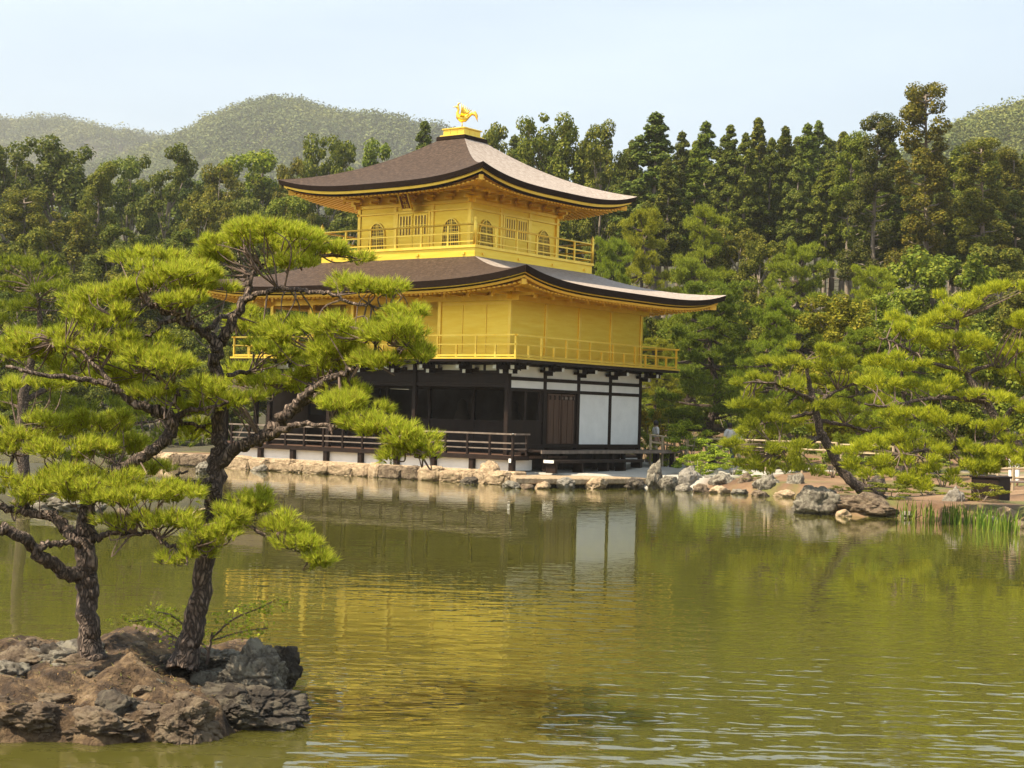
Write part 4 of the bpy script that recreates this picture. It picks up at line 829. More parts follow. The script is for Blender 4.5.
near_pine('leaning pine with reddish plated trunk on the rocky island', (186, 658), DI,
  [[(183, 668, 46, 0), (190, 640, 34, 0), (199, 600, 30, 0), (207, 550, 27, .02), (213, 510, 26, .03), (217, 470, 25, .05), (219, 440, 21, .05), (217, 400, 19, .06), (215, 370, 18, .06), (216, 345, 18, .06)]],
  [[(216, 348, 17, .06), (203, 332, 11, 0), (188, 322, 9, -.1), (168, 313, 8, -.2), (148, 306, 7, -.25), (128, 318, 4, -.3), (108, 322, 3, -.3)],
   [(190, 323, 7, -.1), (165, 322, 6, -.2), (150, 335, 5, -.3), (128, 338, 4, -.35), (112, 340, 3, -.4)],
   [(215, 350, 17, .06), (228, 328, 15, .1), (241, 306, 13, .15), (248, 290, 10, .2), (250, 276, 9, .2), (262, 266, 6, .25), (290, 258, 5, .3), (318, 256, 4, .35)],
   [(244, 300, 9, .15), (268, 291, 8, 0), (285, 288, 8, -.1), (310, 292, 7, -.2), (332, 294, 6, -.3), (352, 303, 5, -.35), (372, 306, 4, -.4), (388, 312, 3, -.45)],
   [(206, 330, 8, 0), (220, 318, 7, .2), (232, 314, 6, .5)],
   [(218, 466, 20, .05), (232, 450, 19, -.05), (250, 443, 18, -.15), (270, 432, 17, -.25), (288, 411, 17, -.35), (305, 396, 15, -.45), (322, 382, 12, -.55), (345, 373, 9, -.65), (362, 364, 7, -.7), (385, 360, 5, -.75), (405, 345, 4, -.8)],
   [(290, 415, 13, -.35), (304, 404, 10, -.3), (320, 392, 8, -.25), (330, 372, 6, -.2), (326, 358, 4, -.2)],
   [(372, 362, 5, -.7), (376, 348, 4, -.7), (370, 338, 3, -.7)],
   [(270, 436, 12, -.25), (288, 428, 9, -.5), (310, 424, 7, -.7), (335, 427, 6, -.9), (362, 430, 5, -1.0), (385, 434, 4, -1.1), (400, 446, 3, -1.2), (422, 456, 3, -1.25)],
   [(221, 500, 6, .0), (236, 512, 6, -.2), (250, 526, 5, -.35), (270, 538, 5, -.5), (290, 548, 4, -.6), (312, 556, 3, -.65)],
   [(214, 478, 8, .0), (200, 483, 8, -.1), (186, 482, 6, -.15), (177, 475, 4, -.2), (188, 471, 3, -.2)],
   [(228, 375, 7, .1), (246, 372, 6, .4), (262, 382, 5, .7), (255, 395, 4, .8)]],
  [(278, 240, 60, 20, .3), (232, 240, 40, 17, .35), (325, 248, 30, 11, .4), (262, 229, 40, 12, -.2), (300, 262, 34, 9, .2), (215, 258, 26, 16, .3), (352, 258, 20, 7, .45),
   (170, 276, 48, 24, -.2), (148, 262, 40, 15, .1), (205, 283, 34, 18, -.1), (118, 295, 36, 14, -.35), (170, 300, 40, 8, -.3),
   (372, 292, 26, 13, -.45), (350, 284, 20, 9, -.2), (390, 290, 14, 6, -.5),
   (300, 330, 46, 22, -.1), (355, 332, 52, 26, -.5), (400, 335, 34, 22, -.8), (330, 358, 56, 22, -.3), (390, 365, 38, 14, -.8), (278, 352, 30, 18, .5), (420, 350, 16, 16, -.85), (408, 315, 22, 12, -.7),
   (250, 325, 26, 22, .8), (262, 385, 46, 13, .6), (230, 400, 50, 12, -.3), (300, 378, 30, 12, 0), (345, 392, 24, 7, -.6), (245, 372, 26, 12, .9),
   (388, 432, 24, 12, -1.1), (410, 441, 22, 12, -1.2), (335, 406, 40, 13, -.9), (375, 424, 34, 15, -1.05), (405, 443, 28, 15, -1.2), (425, 452, 16, 9, -1.25), (358, 408, 30, 10, -.8), (395, 458, 14, 6, -1.2),
   (250, 512, 28, 18, -.3), (280, 530, 26, 16, -.5), (318, 556, 22, 17, -.65), (300, 545, 20, 12, -.6), (262, 500, 22, 10, -.25)], 5, group='island pines')
near_pine('dark upright pine with forked spreading limbs on the rocky island', (90, 655), DI-.15,
  [[(92, 664, 42, 0), (89, 640, 32, 0), (87, 600, 30, 0), (86, 575, 31, 0), (84, 545, 30, 0), (86, 520, 26, .05), (90, 502, 20, .1), (96, 488, 17, .1), (112, 474, 16, .05), (135, 461, 16, 0), (158, 445, 16, -.05), (170, 432, 17, -.1), (171, 420, 17, -.1), (160, 412, 15, -.15), (140, 406, 13, -.2), (124, 396, 11, -.25), (105, 382, 9, -.3), (75, 378, 7, -.35), (40, 374, 6, -.4), (5, 366, 5, -.4)]],
  [[(82, 574, 24, 0), (64, 570, 20, -.15), (46, 562, 18, -.3), (30, 544, 17, -.4), (12, 534, 16, -.5), (-12, 524, 15, -.6)],
   [(80, 545, 18, 0), (66, 528, 17, .1), (54, 517, 15, .2), (40, 514, 12, .25), (20, 510, 11, .3), (-5, 506, 10, .3)],
   [(84, 548, 10, 0), (70, 542, 9, -.2), (50, 545, 9, -.3), (38, 548, 8, -.4)],
   [(98, 540, 9, 0), (110, 532, 8, -.1), (130, 534, 7, -.2), (150, 533, 6, -.3), (168, 545, 6, -.35), (184, 552, 5, -.4), (196, 548, 3, -.4)],
   [(172, 424, 9, -.1), (186, 412, 7, -.1), (208, 408, 5, -.3), (228, 404, 4, -.4)],
   [(164, 414, 8, -.15), (180, 422, 6, .1), (205, 426, 5, .2)],
   [(118, 392, 8, -.25), (95, 365, 6, -.1), (70, 345, 5, 0), (52, 342, 4, 0)],
   [(30, 515, 8, .3), (10, 470, 6, .4), (20, 440, 5, .5)], [(96, 500, 8, .1), (60, 490, 6, .3), (30, 488, 5, .4)], [(172, 404, 6, -.2), (178, 390, 5, -.2), (160, 380, 4, -.1), (145, 372, 3, -.1)]],
  [(100, 318, 46, 16, -.1), (62, 345, 50, 20, .1), (125, 345, 50, 20, -.2), (20, 350, 40, 22, .2), (100, 375, 60, 18, .3), (165, 365, 40, 15, -.3), (165, 395, 40, 10, -.2), (215, 390, 36, 9, -.35), (30, 385, 45, 8, .6), (85, 300, 22, 10, 0),
   (40, 425, 50, 14, .4), (100, 425, 46, 14, .5), (15, 445, 40, 16, .3), (70, 450, 56, 16, .1), (125, 446, 30, 12, .6), (30, 478, 50, 16, .2), (95, 480, 56, 14, -.3), (60, 495, 50, 12, .0),
   (145, 490, 40, 13, -.2), (185, 497, 34, 12, -.25), (120, 500, 46, 12, -.4), (10, 500, 30, 10, .3), (190, 430, 24, 12, .3), (150, 470, 26, 8, .7),
   (125, 524, 34, 9, -.3), (165, 522, 36, 12, -.35), (205, 532, 34, 17, -.45), (228, 520, 20, 12, -.4), (190, 552, 26, 8, -.4), (175, 562, 14, 5, -.4), (180, 410, 30, 7, 0)], 9, group='island pines')
# little broadleaf sapling behind the leaning trunk
def sapling():
    rng = np.random.default_rng(3); D = DI+.35; b = P(205, 660, D); root = empty('sapling', b, 'thin yellow-green sapling with sideways sprays behind the leaning island pine', 'sapling')
    m = MB(); sk = []
    for tr in ([(206, 664, 6, 0), (210, 645, 4, 0), (212, 632, 3, 0)], [(208, 650, 4, 0), (190, 630, 3, 0), (172, 616, 3, -.1), (158, 612, 2, -.1)], [(210, 640, 4, 0), (232, 620, 3, 0), (255, 610, 2, 0), (272, 602, 2, 0)], [(205, 655, 3, 0), (180, 640, 2, .1), (150, 622, 2, .1), (128, 622, 2, .1)], [(214, 640, 3, 0), (240, 632, 2, .1), (268, 628, 2, .1)]):
        sk.append(limb(m, tr, D, n=6, jit=.004))
    m.build('stem', MT['twig'], root); S = np.vstack([k[4:, :3] for k in sk[1:]])
    ps = S[rng.integers(0, len(S), 900)]+rng.normal(size=(900, 3))*[.10, .10, .03]
    # a small shrub keeps its sprays flat
    nr = np.array([0, 0, 1.])+rng.normal(size=(900, 3))*.55; me = quads('leaves', ps-ORG[root], nr, rng.uniform(.012, .022, 900), rng)
    link_mesh('leaves', me, 'needle', root)
sapling()

# ------------------------------------------------------------------ woodland
def clump_crown(rng, clumps, radii, n, flat=.75, leaf=(.13, .24), droop=0., shell=.45):
    """leaves gathered in uneven clumps"""
    clumps = np.asarray(clumps, float); radii = np.asarray(radii, float); pr = radii**2; ci = rng.choice(len(clumps), n, p=pr/pr.sum())
    d = rng.normal(size=(n, 3)); d /= np.linalg.norm(d, axis=1)[:, None]; d[:, 2] += .25; rr = radii[ci][:, None]*rng.uniform(shell, 1.05, (n, 1))
    pos = clumps[ci]+d*rr*[1, 1, flat]; pos[:, 2] -= droop*(np.linalg.norm(d[:, :2], axis=1)*rr[:, 0])
    nr = d+np.array([0, 0, .5])+rng.normal(size=(n, 3))*.6
    return pos, nr, rng.uniform(*leaf, n)
def tree_proto(kind, seed):
    rng = np.random.default_rng(seed); root = bpy.data.objects.new(kind, None); COL.objects.link(root); ORG[root] = np.zeros(3)
    tb = MB(); b = MB(); H, RR = 10., 3.
    if kind in ('broadleaf_tree', 'spreading_tree'):
        tall = kind == 'broadleaf_tree'; H, RR = (16., 3.7) if tall else (9., 3.9); th = np.linspace(0, .82, 8)*H; tp = np.stack([np.cumsum(rng.normal(size=8)*.12), np.cumsum(rng.normal(size=8)*.12), th], 1); tp[0] = 0
        tb.tube(tp, np.linspace(.30, .05, 8), 8); cl = []; ra = []; nc = 110 if tall else 80; lo = .16 if tall else .12
        for k in range(nc):
            a = rng.uniform(0, 6.28); h = rng.uniform(lo, .95); t = (h-lo)/(1-lo); R_ = RR*(math.sin(min(1, t/.45+.12)*math.pi/2) if t < .45 else math.sqrt(max(.03, 1-((t-.45)/.57)**2)))*rng.uniform(.25, 1.02)
            c = np.array([R_*math.cos(a), R_*math.sin(a), h*H]); cl.append(c); ra.append(rng.uniform(.35, 1.05)*(1.15-.35*h))
            if k % 3 == 0: s0 = tp[min(7, int(h*7))]; b.tube(crom([s0, (s0+c)/2+[0, 0, -.2], c], 3), np.linspace(.09, .025, 7), 5)
        pos, nr, sz = clump_crown(rng, cl, ra, 30000 if tall else 22000, leaf=(.065, .13), shell=.6, flat=.8)
    elif kind == 'conifer_tree':
        H, RR = 20., 2.7; tp = np.stack([np.cumsum(rng.normal(size=9)*.05), np.cumsum(rng.normal(size=9)*.05), np.linspace(0, H*.95, 9)], 1); tp[0] = 0; tb.tube(tp, np.linspace(.36, .04, 9), 8); cl = []; ra = []
        h0 = rng.uniform(.42, .54)
        for k in range(130):
            h = h0+(1-h0)*(k+rng.random())/130; a = rng.uniform(0, 6.28); t = (h-h0)/(1-h0); R_ = RR*(1-t**2.1)*min(1, t*5+.45)*rng.uniform(.15, 1.05)
            c = np.array([R_*math.cos(a), R_*math.sin(a), h*H-.10*R_]); cl.append(c); ra.append(rng.uniform(.28, .72)*(1.25-.6*t))
        for k in range(14): a = rng.uniform(0, 6.28); z = rng.uniform(.18, h0+.05)*H; l_ = rng.uniform(.5, 1.6); b.tube([[0, 0, z], [l_*math.cos(a), l_*math.sin(a), z+.15]], [.03, .01], 4)
        pos, nr, sz = clump_crown(rng, cl, ra, 28000, flat=.6, leaf=(.06, .125), droop=.4, shell=.55)
    elif kind == 'cedar_tree':
        H, RR = 24., 3.2; tp = np.stack([np.cumsum(rng.normal(size=9)*.07), np.cumsum(rng.normal(size=9)*.07), np.linspace(0, H*.96, 9)], 1); tp[0] = 0; tb.tube(tp, np.linspace(.42, .06, 9), 9); cl = []; ra = []
        for k in range(60):
            h = .34+.65*(k+rng.random())/60; a = rng.uniform(0, 6.28); t = (h-.34)/.66; R_ = RR*(1.0-.45*t)*rng.uniform(.25, 1.05); c = np.array([R_*math.cos(a), R_*math.sin(a), h*H])
            cl.append(c); ra.append(rng.uniform(.55, 1.05)); s0 = np.array([*tp[min(8, int(h*8.3)), :2], c[2]-.5]); b.tube(crom([s0, (s0+c)/2+[0, 0, -.15], c], 3), np.linspace(.10, .03, 7), 5)
        for k in range(12): a = rng.uniform(0, 6.28); z = rng.uniform(.2, .4)*H; l_ = rng.uniform(.8, 2.2); b.tube([[0, 0, z], [l_*math.cos(a), l_*math.sin(a), z+.4]], [.05, .012], 4)
        pos, nr, sz = clump_crown(rng, cl, ra, 24000, flat=.8, leaf=(.065, .13), droop=.1, shell=.65)
    elif kind == 'garden_pine':
        H, RR = 8., 3.6; tp = crom([[0, 0, 0], [.25, .1, 1.6], [-.1, -.15, 3.2], [.3, .1, 5], [.05, 0, 6.6], [.1, .1, 7.6]], 3); tb.tube(tp, np.linspace(.24, .05, len(tp)), 9)
        P0 = []; D0_ = []
        for k in range(44):
            h = .22+.78*(k+rng.random())/44; a = k*2.4+rng.uniform(-.6, .6); t = (h-.22)/.78; R_ = RR*(1-.72*t**1.5)*rng.uniform(.2, .97); c = np.array([R_*math.cos(a), R_*math.sin(a), h*H+rng.uniform(-.15, .15)]); pr = rng.uniform(.55, 1.15)*(1.15-.4*t)
            s0 = tp[min(len(tp)-1, int(h*len(tp)*.95))]; b.tube(crom([s0, (s0+c)/2+[0, 0, -.12], c-[0, 0, .12]], 3), np.linspace(.085, .02, 7), 5)
            for q_ in range(7):
                o_ = rng.normal(size=3)*[.55, .55, .13]*pr; n = int(44*rng.uniform(.6, 1.3)); q = rng.normal(size=(n, 3)); q /= np.linalg.norm(q, axis=1)[:, None]; q *= rng.uniform(0, 1, (n, 1))**.45
                P0.append(c+o_+q*[.42*pr, .42*pr, .15]); D0_.append(np.array([0, 0, .8])+o_*[.6, .6, 0]+q*[.6, .6, .3]+rng.normal(size=(n, 3))*.35)
        me = needle_mesh('needles', np.vstack(P0), np.vstack(D0_), .17, 6, rng, .030, shoot=.3, spread=.85); pos = None
    else:                                # shrub / maple
        H, RR = 3., 1.9; cl = []; ra = []
        for k in range(5): a = k*1.3+rng.random(); tb.tube([[0, 0, 0], [.3*math.cos(a), .3*math.sin(a), .9], [.8*math.cos(a), .8*math.sin(a), 1.9]], [.05, .035, .012], 5)
        for k in range(30): a = rng.uniform(0, 6.28); h = rng.uniform(.12, .95); R_ = RR*math.sqrt(max(.05, 1-((h-.4)/.6)**2))*rng.uniform(.3, .95); cl.append([R_*math.cos(a), R_*math.sin(a), h*H]); ra.append(rng.uniform(.25, .5))
        pos, nr, sz = clump_crown(rng, cl, ra, 4200, flat=.4, leaf=(.035, .07))
    bm_ = 'pine_bark' if kind == 'garden_pine' else 'trunk'
    tb.build('trunk', MT[bm_], root, smooth=True)
    if b.v: tag(b.build('branches', MT[bm_], root), kind='stuff')
    if pos is not None: me = quads('leaves', pos, nr, sz, rng, 1.3); link_mesh('crown', me, 'leaf', root)
    else: link_mesh('crown', me, 'needle_far', root)
    root['H'] = H; root['RR'] = RR; return root
PROTO = {k: [[tree_proto(k, 50+i*7+hash_) for i in range(n)], set()] for k, n, hash_ in (('broadleaf_tree', 4, 1), ('spreading_tree', 3, 6), ('conifer_tree', 4, 2), ('cedar_tree', 2, 3), ('garden_pine', 4, 4), ('shrub', 3, 5))}
CNT = [0]; TR = np.random.default_rng(99)
def plant(kind, u, vtop, hw, D, col, label, group=None, zoff=-.1, var=None):
    if kind == 'broadleaf_tree':
        q = at(u, D); hh = P(u, vtop, D)[2]-gz(q[0], q[1]); hw *= 1.22
        if hh/(hw/FPX*D) < 3.2: kind = 'spreading_tree'
    if kind == 'conifer_tree': hw *= 1.18
    ps, used = PROTO[kind]; CNT[0] += 1; i = (CNT[0] if var is None else var) % len(ps); src = ps[i]
    if i not in used: used.add(i); o = src
    else: o = copy_tree(src)
    p = at(u, D); z = gz(p[0], p[1])+zoff; top = P(u, vtop, D)[2]; sc = max(.1, (top-z)/src['H']); sx = hw/FPX*D/src['RR']
    o.location = (p[0], p[1], z); o.rotation_euler = (0, 0, TR.uniform(0, 6.28)); o.scale = (sx, sx, sc)
    tag(o, label, {'shrub': 'shrub'}.get(kind, 'tree'))
    if group: o['group'] = group
    elif 'group' in o: del o['group']
    for ch in o.children:
        if ch.name.startswith('crown'): ch.color = (*[c*TR.uniform(.93, 1.07) for c in col], 1)
    return o
DK = (1.12, 1.12, .60); MG = (1.55, 1.48, .70); OL = (1.6, 1.38, .68); YG = (1.9, 1.95, .7); GG = (1.4, 1.4, 1.0); BR = (1.5, 1.25, .62); LG = (1.75, 1.75, .75)
# left wood, back to front
LW = [('broadleaf_tree', 45, 128, 46, 125, DK, 'big dark rounded tree on the skyline at far left under the lower hill'), ('broadleaf_tree', 2, 146, 34, 122, DK, 'dark tree cut by the left edge of the photo at the skyline'),
 ('broadleaf_tree', 120, 150, 32, 128, GG, 'dark tree with lumpy top on the left skyline, left of the twin domed tree'), ('broadleaf_tree', 163, 140, 34, 122, DK, 'tallest dome-topped dark tree between the two skyline hills'),
 ('cedar_tree', 90, 165, 26, 112, OL, 'brownish shaggy cedar in front of the left skyline trees'), ('broadleaf_tree', 215, 160, 30, 118, BR, 'olive-brown tree below the right-hand hill'),
 ('broadleaf_tree', 252, 143, 40, 135, YG, 'bright yellow-green bamboo-like tree below the rounded hill'), ('broadleaf_tree', 287, 150, 20, 118, BR, 'small ochre tree right at the left tip of the top roof'),
 ('broadleaf_tree', 323, 123, 32, 128, MG, 'pale green round-topped tree above the left end of the top roof'), ('broadleaf_tree', 372, 138, 30, 135, LG, 'light green tree above the left slope of the top roof'), ('conifer_tree', 417, 122, 24, 125, DK, 'dark pointed conifer just left of the golden phoenix'),
 ('broadleaf_tree', 496, 115, 28, 118, MG, 'leafy tree just right of the golden phoenix'), ('broadleaf_tree', 545, 104, 36, 112, MG, 'tall open-crowned tree above the right slope of the top roof'), ('broadleaf_tree', 592, 118, 26, 110, MG, 'tall tree with a crown leaning right, beside the tallest open crown'),
 ('conifer_tree', 650, 113, 38, 108, GG, 'tall grey-green conifer with pale visible trunk above the right roof tip'), ('cedar_tree', 20, 190, 34, 100, OL, 'olive shaggy tree at the left edge below the skyline trees'),
 ('broadleaf_tree', 60, 205, 38, 98, BR, 'ochre-green tree in the middle of the left wood'), ('broadleaf_tree', 30, 226, 30, 92, OL, 'low ochre tree at the left edge above the islet pine'), ('broadleaf_tree', 112, 222, 34, 94, DK, 'blackish green tree in the middle of the left wood'), ('broadleaf_tree', 165, 226, 36, 96, DK, 'dark green tree directly above the left pads of the leaning pine'),
 ('broadleaf_tree', 200, 190, 30, 106, OL, 'olive tree in the left wood behind the top pad of the leaning pine'), ('broadleaf_tree', 245, 195, 32, 108, GG, 'grey-green tree behind the top pad of the leaning pine'), ('broadleaf_tree', 290, 188, 30, 104, MG, 'mid-green tree under the left tip of the top roof'), ('broadleaf_tree', 345, 190, 30, 100, DK, 'dark tree in the gap between the two roofs at left'),
 ('broadleaf_tree', 130, 262, 34, 86, OL, 'low olive tree on the far shore behind the left pads of the leaning pine'), ('broadleaf_tree', 80, 270, 34, 84, MG, 'low green tree on the far shore behind the dark island pine'), ('broadleaf_tree', 210, 262, 34, 84, MG, 'low green tree on the far shore behind the trunk fork of the leaning pine'), ('broadleaf_tree', 15, 285, 34, 84, DK, 'low dark tree on the far shore at the left edge'),
 ('broadleaf_tree', 270, 275, 32, 86, LG, 'light green tree seen through the open end of the second storey'), ('broadleaf_tree', 170, 330, 30, 76, DK, 'dark waterside tree left of the fishing pavilion roof'), ('broadleaf_tree', 110, 335, 32, 77, DK, 'dark waterside tree on the far left shore'), ('broadleaf_tree', 50, 345, 32, 78, MG, 'green waterside tree on the far left shore'), ('broadleaf_tree', -5, 350, 32, 79, DK, 'dark waterside tree at the left end of the far shore'), ('broadleaf_tree', 225, 345, 26, 76, MG, 'green waterside tree behind the fishing pavilion')]
for a in LW: plant(*a)
# right: conifer stand on the slope
RC = [('conifer_tree', 700, 122, 26, 118, MG), ('conifer_tree', 724, 124, 24, 112, DK), ('conifer_tree', 752, 118, 25, 116, MG), ('conifer_tree', 779, 126, 24, 111, DK), ('conifer_tree', 802, 124, 24, 118, MG), ('conifer_tree', 812, 120, 22, 126, GG), ('conifer_tree', 838, 132, 24, 112, MG), ('conifer_tree', 626, 140, 24, 116, DK),
      ('conifer_tree', 676, 132, 22, 121, DK), ('conifer_tree', 740, 132, 20, 107, MG), ('conifer_tree', 766, 138, 20, 108, DK), ('conifer_tree', 794, 150, 20, 105, GG), ('conifer_tree', 690, 148, 22, 108, MG), ('conifer_tree', 822, 160, 20, 104, MG), ('conifer_tree', 662, 160, 24, 104, DK), ('conifer_tree', 950, 150, 26, 112, MG), ('conifer_tree', 1030, 165, 30, 110, MG), ('conifer_tree', 890, 150, 24, 110, DK), ('conifer_tree', 940, 180, 24, 104, DK), ('conifer_tree', 1010, 190, 24, 104, GG), ('conifer_tree', 860, 175, 22, 106, MG), ('conifer_tree', 572, 150, 24, 120, DK), ('conifer_tree', 520, 140, 24, 124, DK)]
for a in RC: plant(*a, 'slender dark green conifer with bare straight trunk in the tall stand right of the pavilion', 'conifers of the right-hand stand')
plant('cedar_tree', 921, 83, 37, 98, BR, 'tallest shaggy cedar with clumped olive-brown crown and bare limbs, at right', var=0)
plant('cedar_tree', 872, 113, 30, 100, (.95, .85, .55), 'second tall shaggy cedar, dark brown-green, just left of the tallest one', var=1)
plant('cedar_tree', 845, 132, 24, 103, MG, 'narrow dark cedar left of the pair of tall shaggy cedars', var=1)
plant('cedar_tree', 978, 138, 36, 102, OL, 'broad olive cedar right of the tallest shaggy cedar', var=0)
plant('cedar_tree', 1012, 150, 26, 108, BR, 'rusty olive cedar at the right edge below the wooded hillside', var=1)
# dark rows filling the stand behind
k = 0
for D in (128, 140, 155):
    for u in range(480, 1100, 34):
        plant('conifer_tree', u+TR.uniform(-9, 9), 138+TR.uniform(-4, 16)+(D-128)*.15, 25, D+TR.uniform(-4, 4), DK if TR.random() < .6 else MG, 'dark conifer of the rear rows, mostly hidden behind the front trees', 'rear rows of conifers')
for D, lo, hi, v0 in ((138, -60, 460, 172), (112, -60, 420, 235)):
    for u in range(lo, hi, 44): plant('broadleaf_tree', u+TR.uniform(-10, 10), v0+TR.uniform(-8, 12), 34, D+TR.uniform(-3, 3), (DK, MG, OL, GG)[int(TR.integers(4))], 'low broadleaf tree filling the rear of the left wood, mostly hidden', 'rear trees of the left wood')
# middle tier right of the pavilion
MP = [('garden_pine', 640, 212, 48, 88, (1.1, 1.08, .85), 'bright layered pine rising just right of the top balcony'), ('garden_pine', 700, 208, 46, 92, (1.0, 1.05, .9), 'light layered pine under the grey-green conifer'), ('broadleaf_tree', 735, 222, 34, 94, OL, 'rounded ochre-green tree in the middle tier beside the conifer trunks'), ('garden_pine', 610, 240, 40, 84, (.85, .95, .9), 'green layered pine directly behind the north end of the top balcony'),
 ('garden_pine', 690, 262, 52, 80, (.75, .85, .9), 'dark layered pine above the right tip of the middle roof'), ('garden_pine', 800, 246, 60, 82, (.9, 1.0, .9), 'broad green pine in the middle tier below the conifer trunks'), ('broadleaf_tree', 762, 232, 26, 90, BR, 'small reddish-ochre tree beside the broad middle-tier pine'),
 ('garden_pine', 870, 268, 46, 80, (1.0, 1.1, .9), 'light pine below the pair of shaggy cedars'), ('broadleaf_tree', 935, 250, 62, 84, LG, 'wide bright green tree in front of the cedars at right'), ('broadleaf_tree', 1000, 240, 42, 88, MG, 'green tree at the right edge above the bright shore pine'), ('broadleaf_tree', 1040, 262, 36, 80, OL, 'olive tree cut by the right edge'),
 ('garden_pine', 715, 284, 74, 68, (.62, .78, .85), 'large dark pine with straight trunk behind the path, right of the second storey'), ('garden_pine', 655, 340, 40, 74, (.85, .9, .8), 'low pine just behind the right corner of the ground floor'), ('garden_pine', 775, 300, 46, 66, (.8, .95, .9), 'green pine between the large dark pine and the golden maple'),
 ('broadleaf_tree', 838, 288, 40, 64, (2.1, 1.75, .6), 'golden-yellow maple behind the leaning shore pine'), ('broadleaf_tree', 880, 292, 36, 66, YG, 'lime green maple right of the golden one'), ('garden_pine', 905, 320, 46, 58, (1.0, 1.1, .9), 'pine behind the bright shore pine'), ('garden_pine', 860, 330, 46, 60, (.75, .9, .85), 'shaded pine behind the leaning shore pine'), ('broadleaf_tree', 985, 330, 50, 60, LG, 'bushy green tree behind the right end of the bright shore pine'),
 ('shrub', 668, 392, 32, 68, (2.6, 2.6, .9), 'yellow-green maple bush right behind the corner of the ground floor'), ('shrub', 650, 402, 18, 66.5, (3.2, 2.0, .6), 'orange-tinged bush touching the ground floor corner post'), ('shrub', 690, 416, 30, 62.5, (3.0, 3.1, .9), 'light yellow-green bush beside the path fence'), ('shrub', 705, 438, 30, 58.5, (2.5, 2.7, .9), 'low loose bush by the gravel right of the bench deck'),
 ('shrub', 700, 450, 22, 56, (2.6, 2.8, .9), 'smallest bush, at the gravel edge above the whitish rocks'), ('shrub', 648, 428, 14, 65, (3.0, 3.2, .9), 'small bright bush under the orange-tinged one'), ('shrub', 765, 428, 26, 66, (2.6, 1.9, .7), 'reddish-green bush behind the path fence'), ('shrub', 800, 455, 26, 60, (1.8, 1.9, .9), 'dull green bush behind the leaning pine trunk'),
 ('shrub', 893, 481, 34, 43.0, (1.7, 1.6, .7), 'low clipped mossy shrub mound left of the whitish block of rock'), ('shrub', 928, 484, 24, 44.5, (2.0, 1.8, .7), 'mossy shrub mound behind the small white rock'), ('shrub', 985, 480, 28, 43, (2.1, 1.9, .8), 'low shrub mound right of the whitish block of rock'), ('shrub', 762, 478, 22, 53.5, (1.7, 1.6, .8), 'low shrub on the bank above the mottled pair of rocks')]
MP += [('shrub', 835, 446, 24, 55, (1.9, 1.9, .85), 'rounded green bush on the soil bank just right of the leaning pine trunk'), ('shrub', 868, 452, 26, 52, (1.6, 1.7, .8), 'darker bush on the soil bank left of the lowest bright pads'), ('shrub', 905, 455, 30, 50, (1.9, 1.9, .8), 'green bush under the bright pine, behind the mossy mounds'),
 ('shrub', 945, 458, 28, 50, (1.6, 1.7, .8), 'dark green bush left of the wooden box'), ('shrub', 735, 455, 20, 57, (2.2, 2.3, .9), 'light bush on the bank under the left pads of the leaning pine'), ('shrub', 845, 485, 16, 46, (1.5, 1.4, .7), 'small mossy mound between the leaning pine and the dark split rock')]
for a in MP: plant(*a)
for u in range(600, 1100, 42):
    plant('broadleaf_tree', u+TR.uniform(-8, 8), 305+TR.uniform(-15, 15), 36, 84+TR.uniform(-3, 3), (DK, MG, LG, OL)[int(TR.integers(4))], 'low broadleaf tree of the understorey, mostly hidden behind the garden pines', 'understorey right of the pavilion')
for u in range(640, 1100, 46):
    plant('shrub', u+TR.uniform(-8, 8), 392+TR.uniform(-10, 10), 36, 74+TR.uniform(-2, 2), (1.6, 1.6, .9), 'green bush in the hedge-like undergrowth behind the path', 'undergrowth behind the path')
for u in list(range(-40, 250, 40)):
    plant('shrub', u+TR.uniform(-8, 8), 400+TR.uniform(-8, 8), 30, 74.5+TR.uniform(-1, 1), (1.1, 1.2, .8), 'dark bush along the far left shore', 'bushes along the far left shore')

# traced pines of the right bank
near_pine('leaning shore pine with wide flat pads on the bank above the flat reddish boulder', (868, 498), 43,
  [[(880, 503, 26, 0), (866, 492, 18, 0), (850, 480, 15, 0), (838, 464, 14, 0), (828, 445, 13, 0), (820, 430, 12, 0), (816, 412, 11, 0), (812, 395, 9, .1), (808, 378, 6, .2), (806, 360, 4, .2)]],
  [[(822, 436, 8, 0), (806, 444, 6, -.3), (792, 450, 5, -.6), (778, 448, 4, -1)], [(812, 405, 7, 0), (830, 395, 5, .4), (852, 385, 4, .8), (876, 384, 3, 1)], [(812, 400, 7, 0), (796, 392, 5, -.4), (775, 384, 4, -.8), (752, 382, 3, -1)], [(817, 420, 6, 0), (845, 425, 5, .5), (870, 432, 4, .8)], [(814, 412, 6, 0), (790, 418, 5, .6), (760, 424, 4, 1)]],
  [(808, 352, 34, 10, .2), (785, 366, 40, 11, -.5), (835, 364, 38, 11, .4), (765, 384, 44, 12, -1), (815, 385, 40, 10, .6), (862, 382, 40, 12, 1), (745, 405, 36, 12, -.6), (790, 405, 40, 11, 0), (845, 408, 40, 11, .8), (880, 405, 26, 10, 1.2),
   (765, 425, 44, 13, -.4), (815, 424, 34, 10, 1), (862, 430, 36, 11, 1), (752, 446, 38, 12, -.8), (790, 448, 30, 11, -1), (770, 464, 36, 12, -.8), (800, 470, 24, 9, -.9), (742, 452, 22, 10, .2), (754, 434, 20, 9, .5), (752, 466, 22, 9, -.5)], 21, dens=2.1, nl=.15, nw=.014, nk=8, mt='needle_far', col=(1.15, 1.2, 1.0), reach=4)
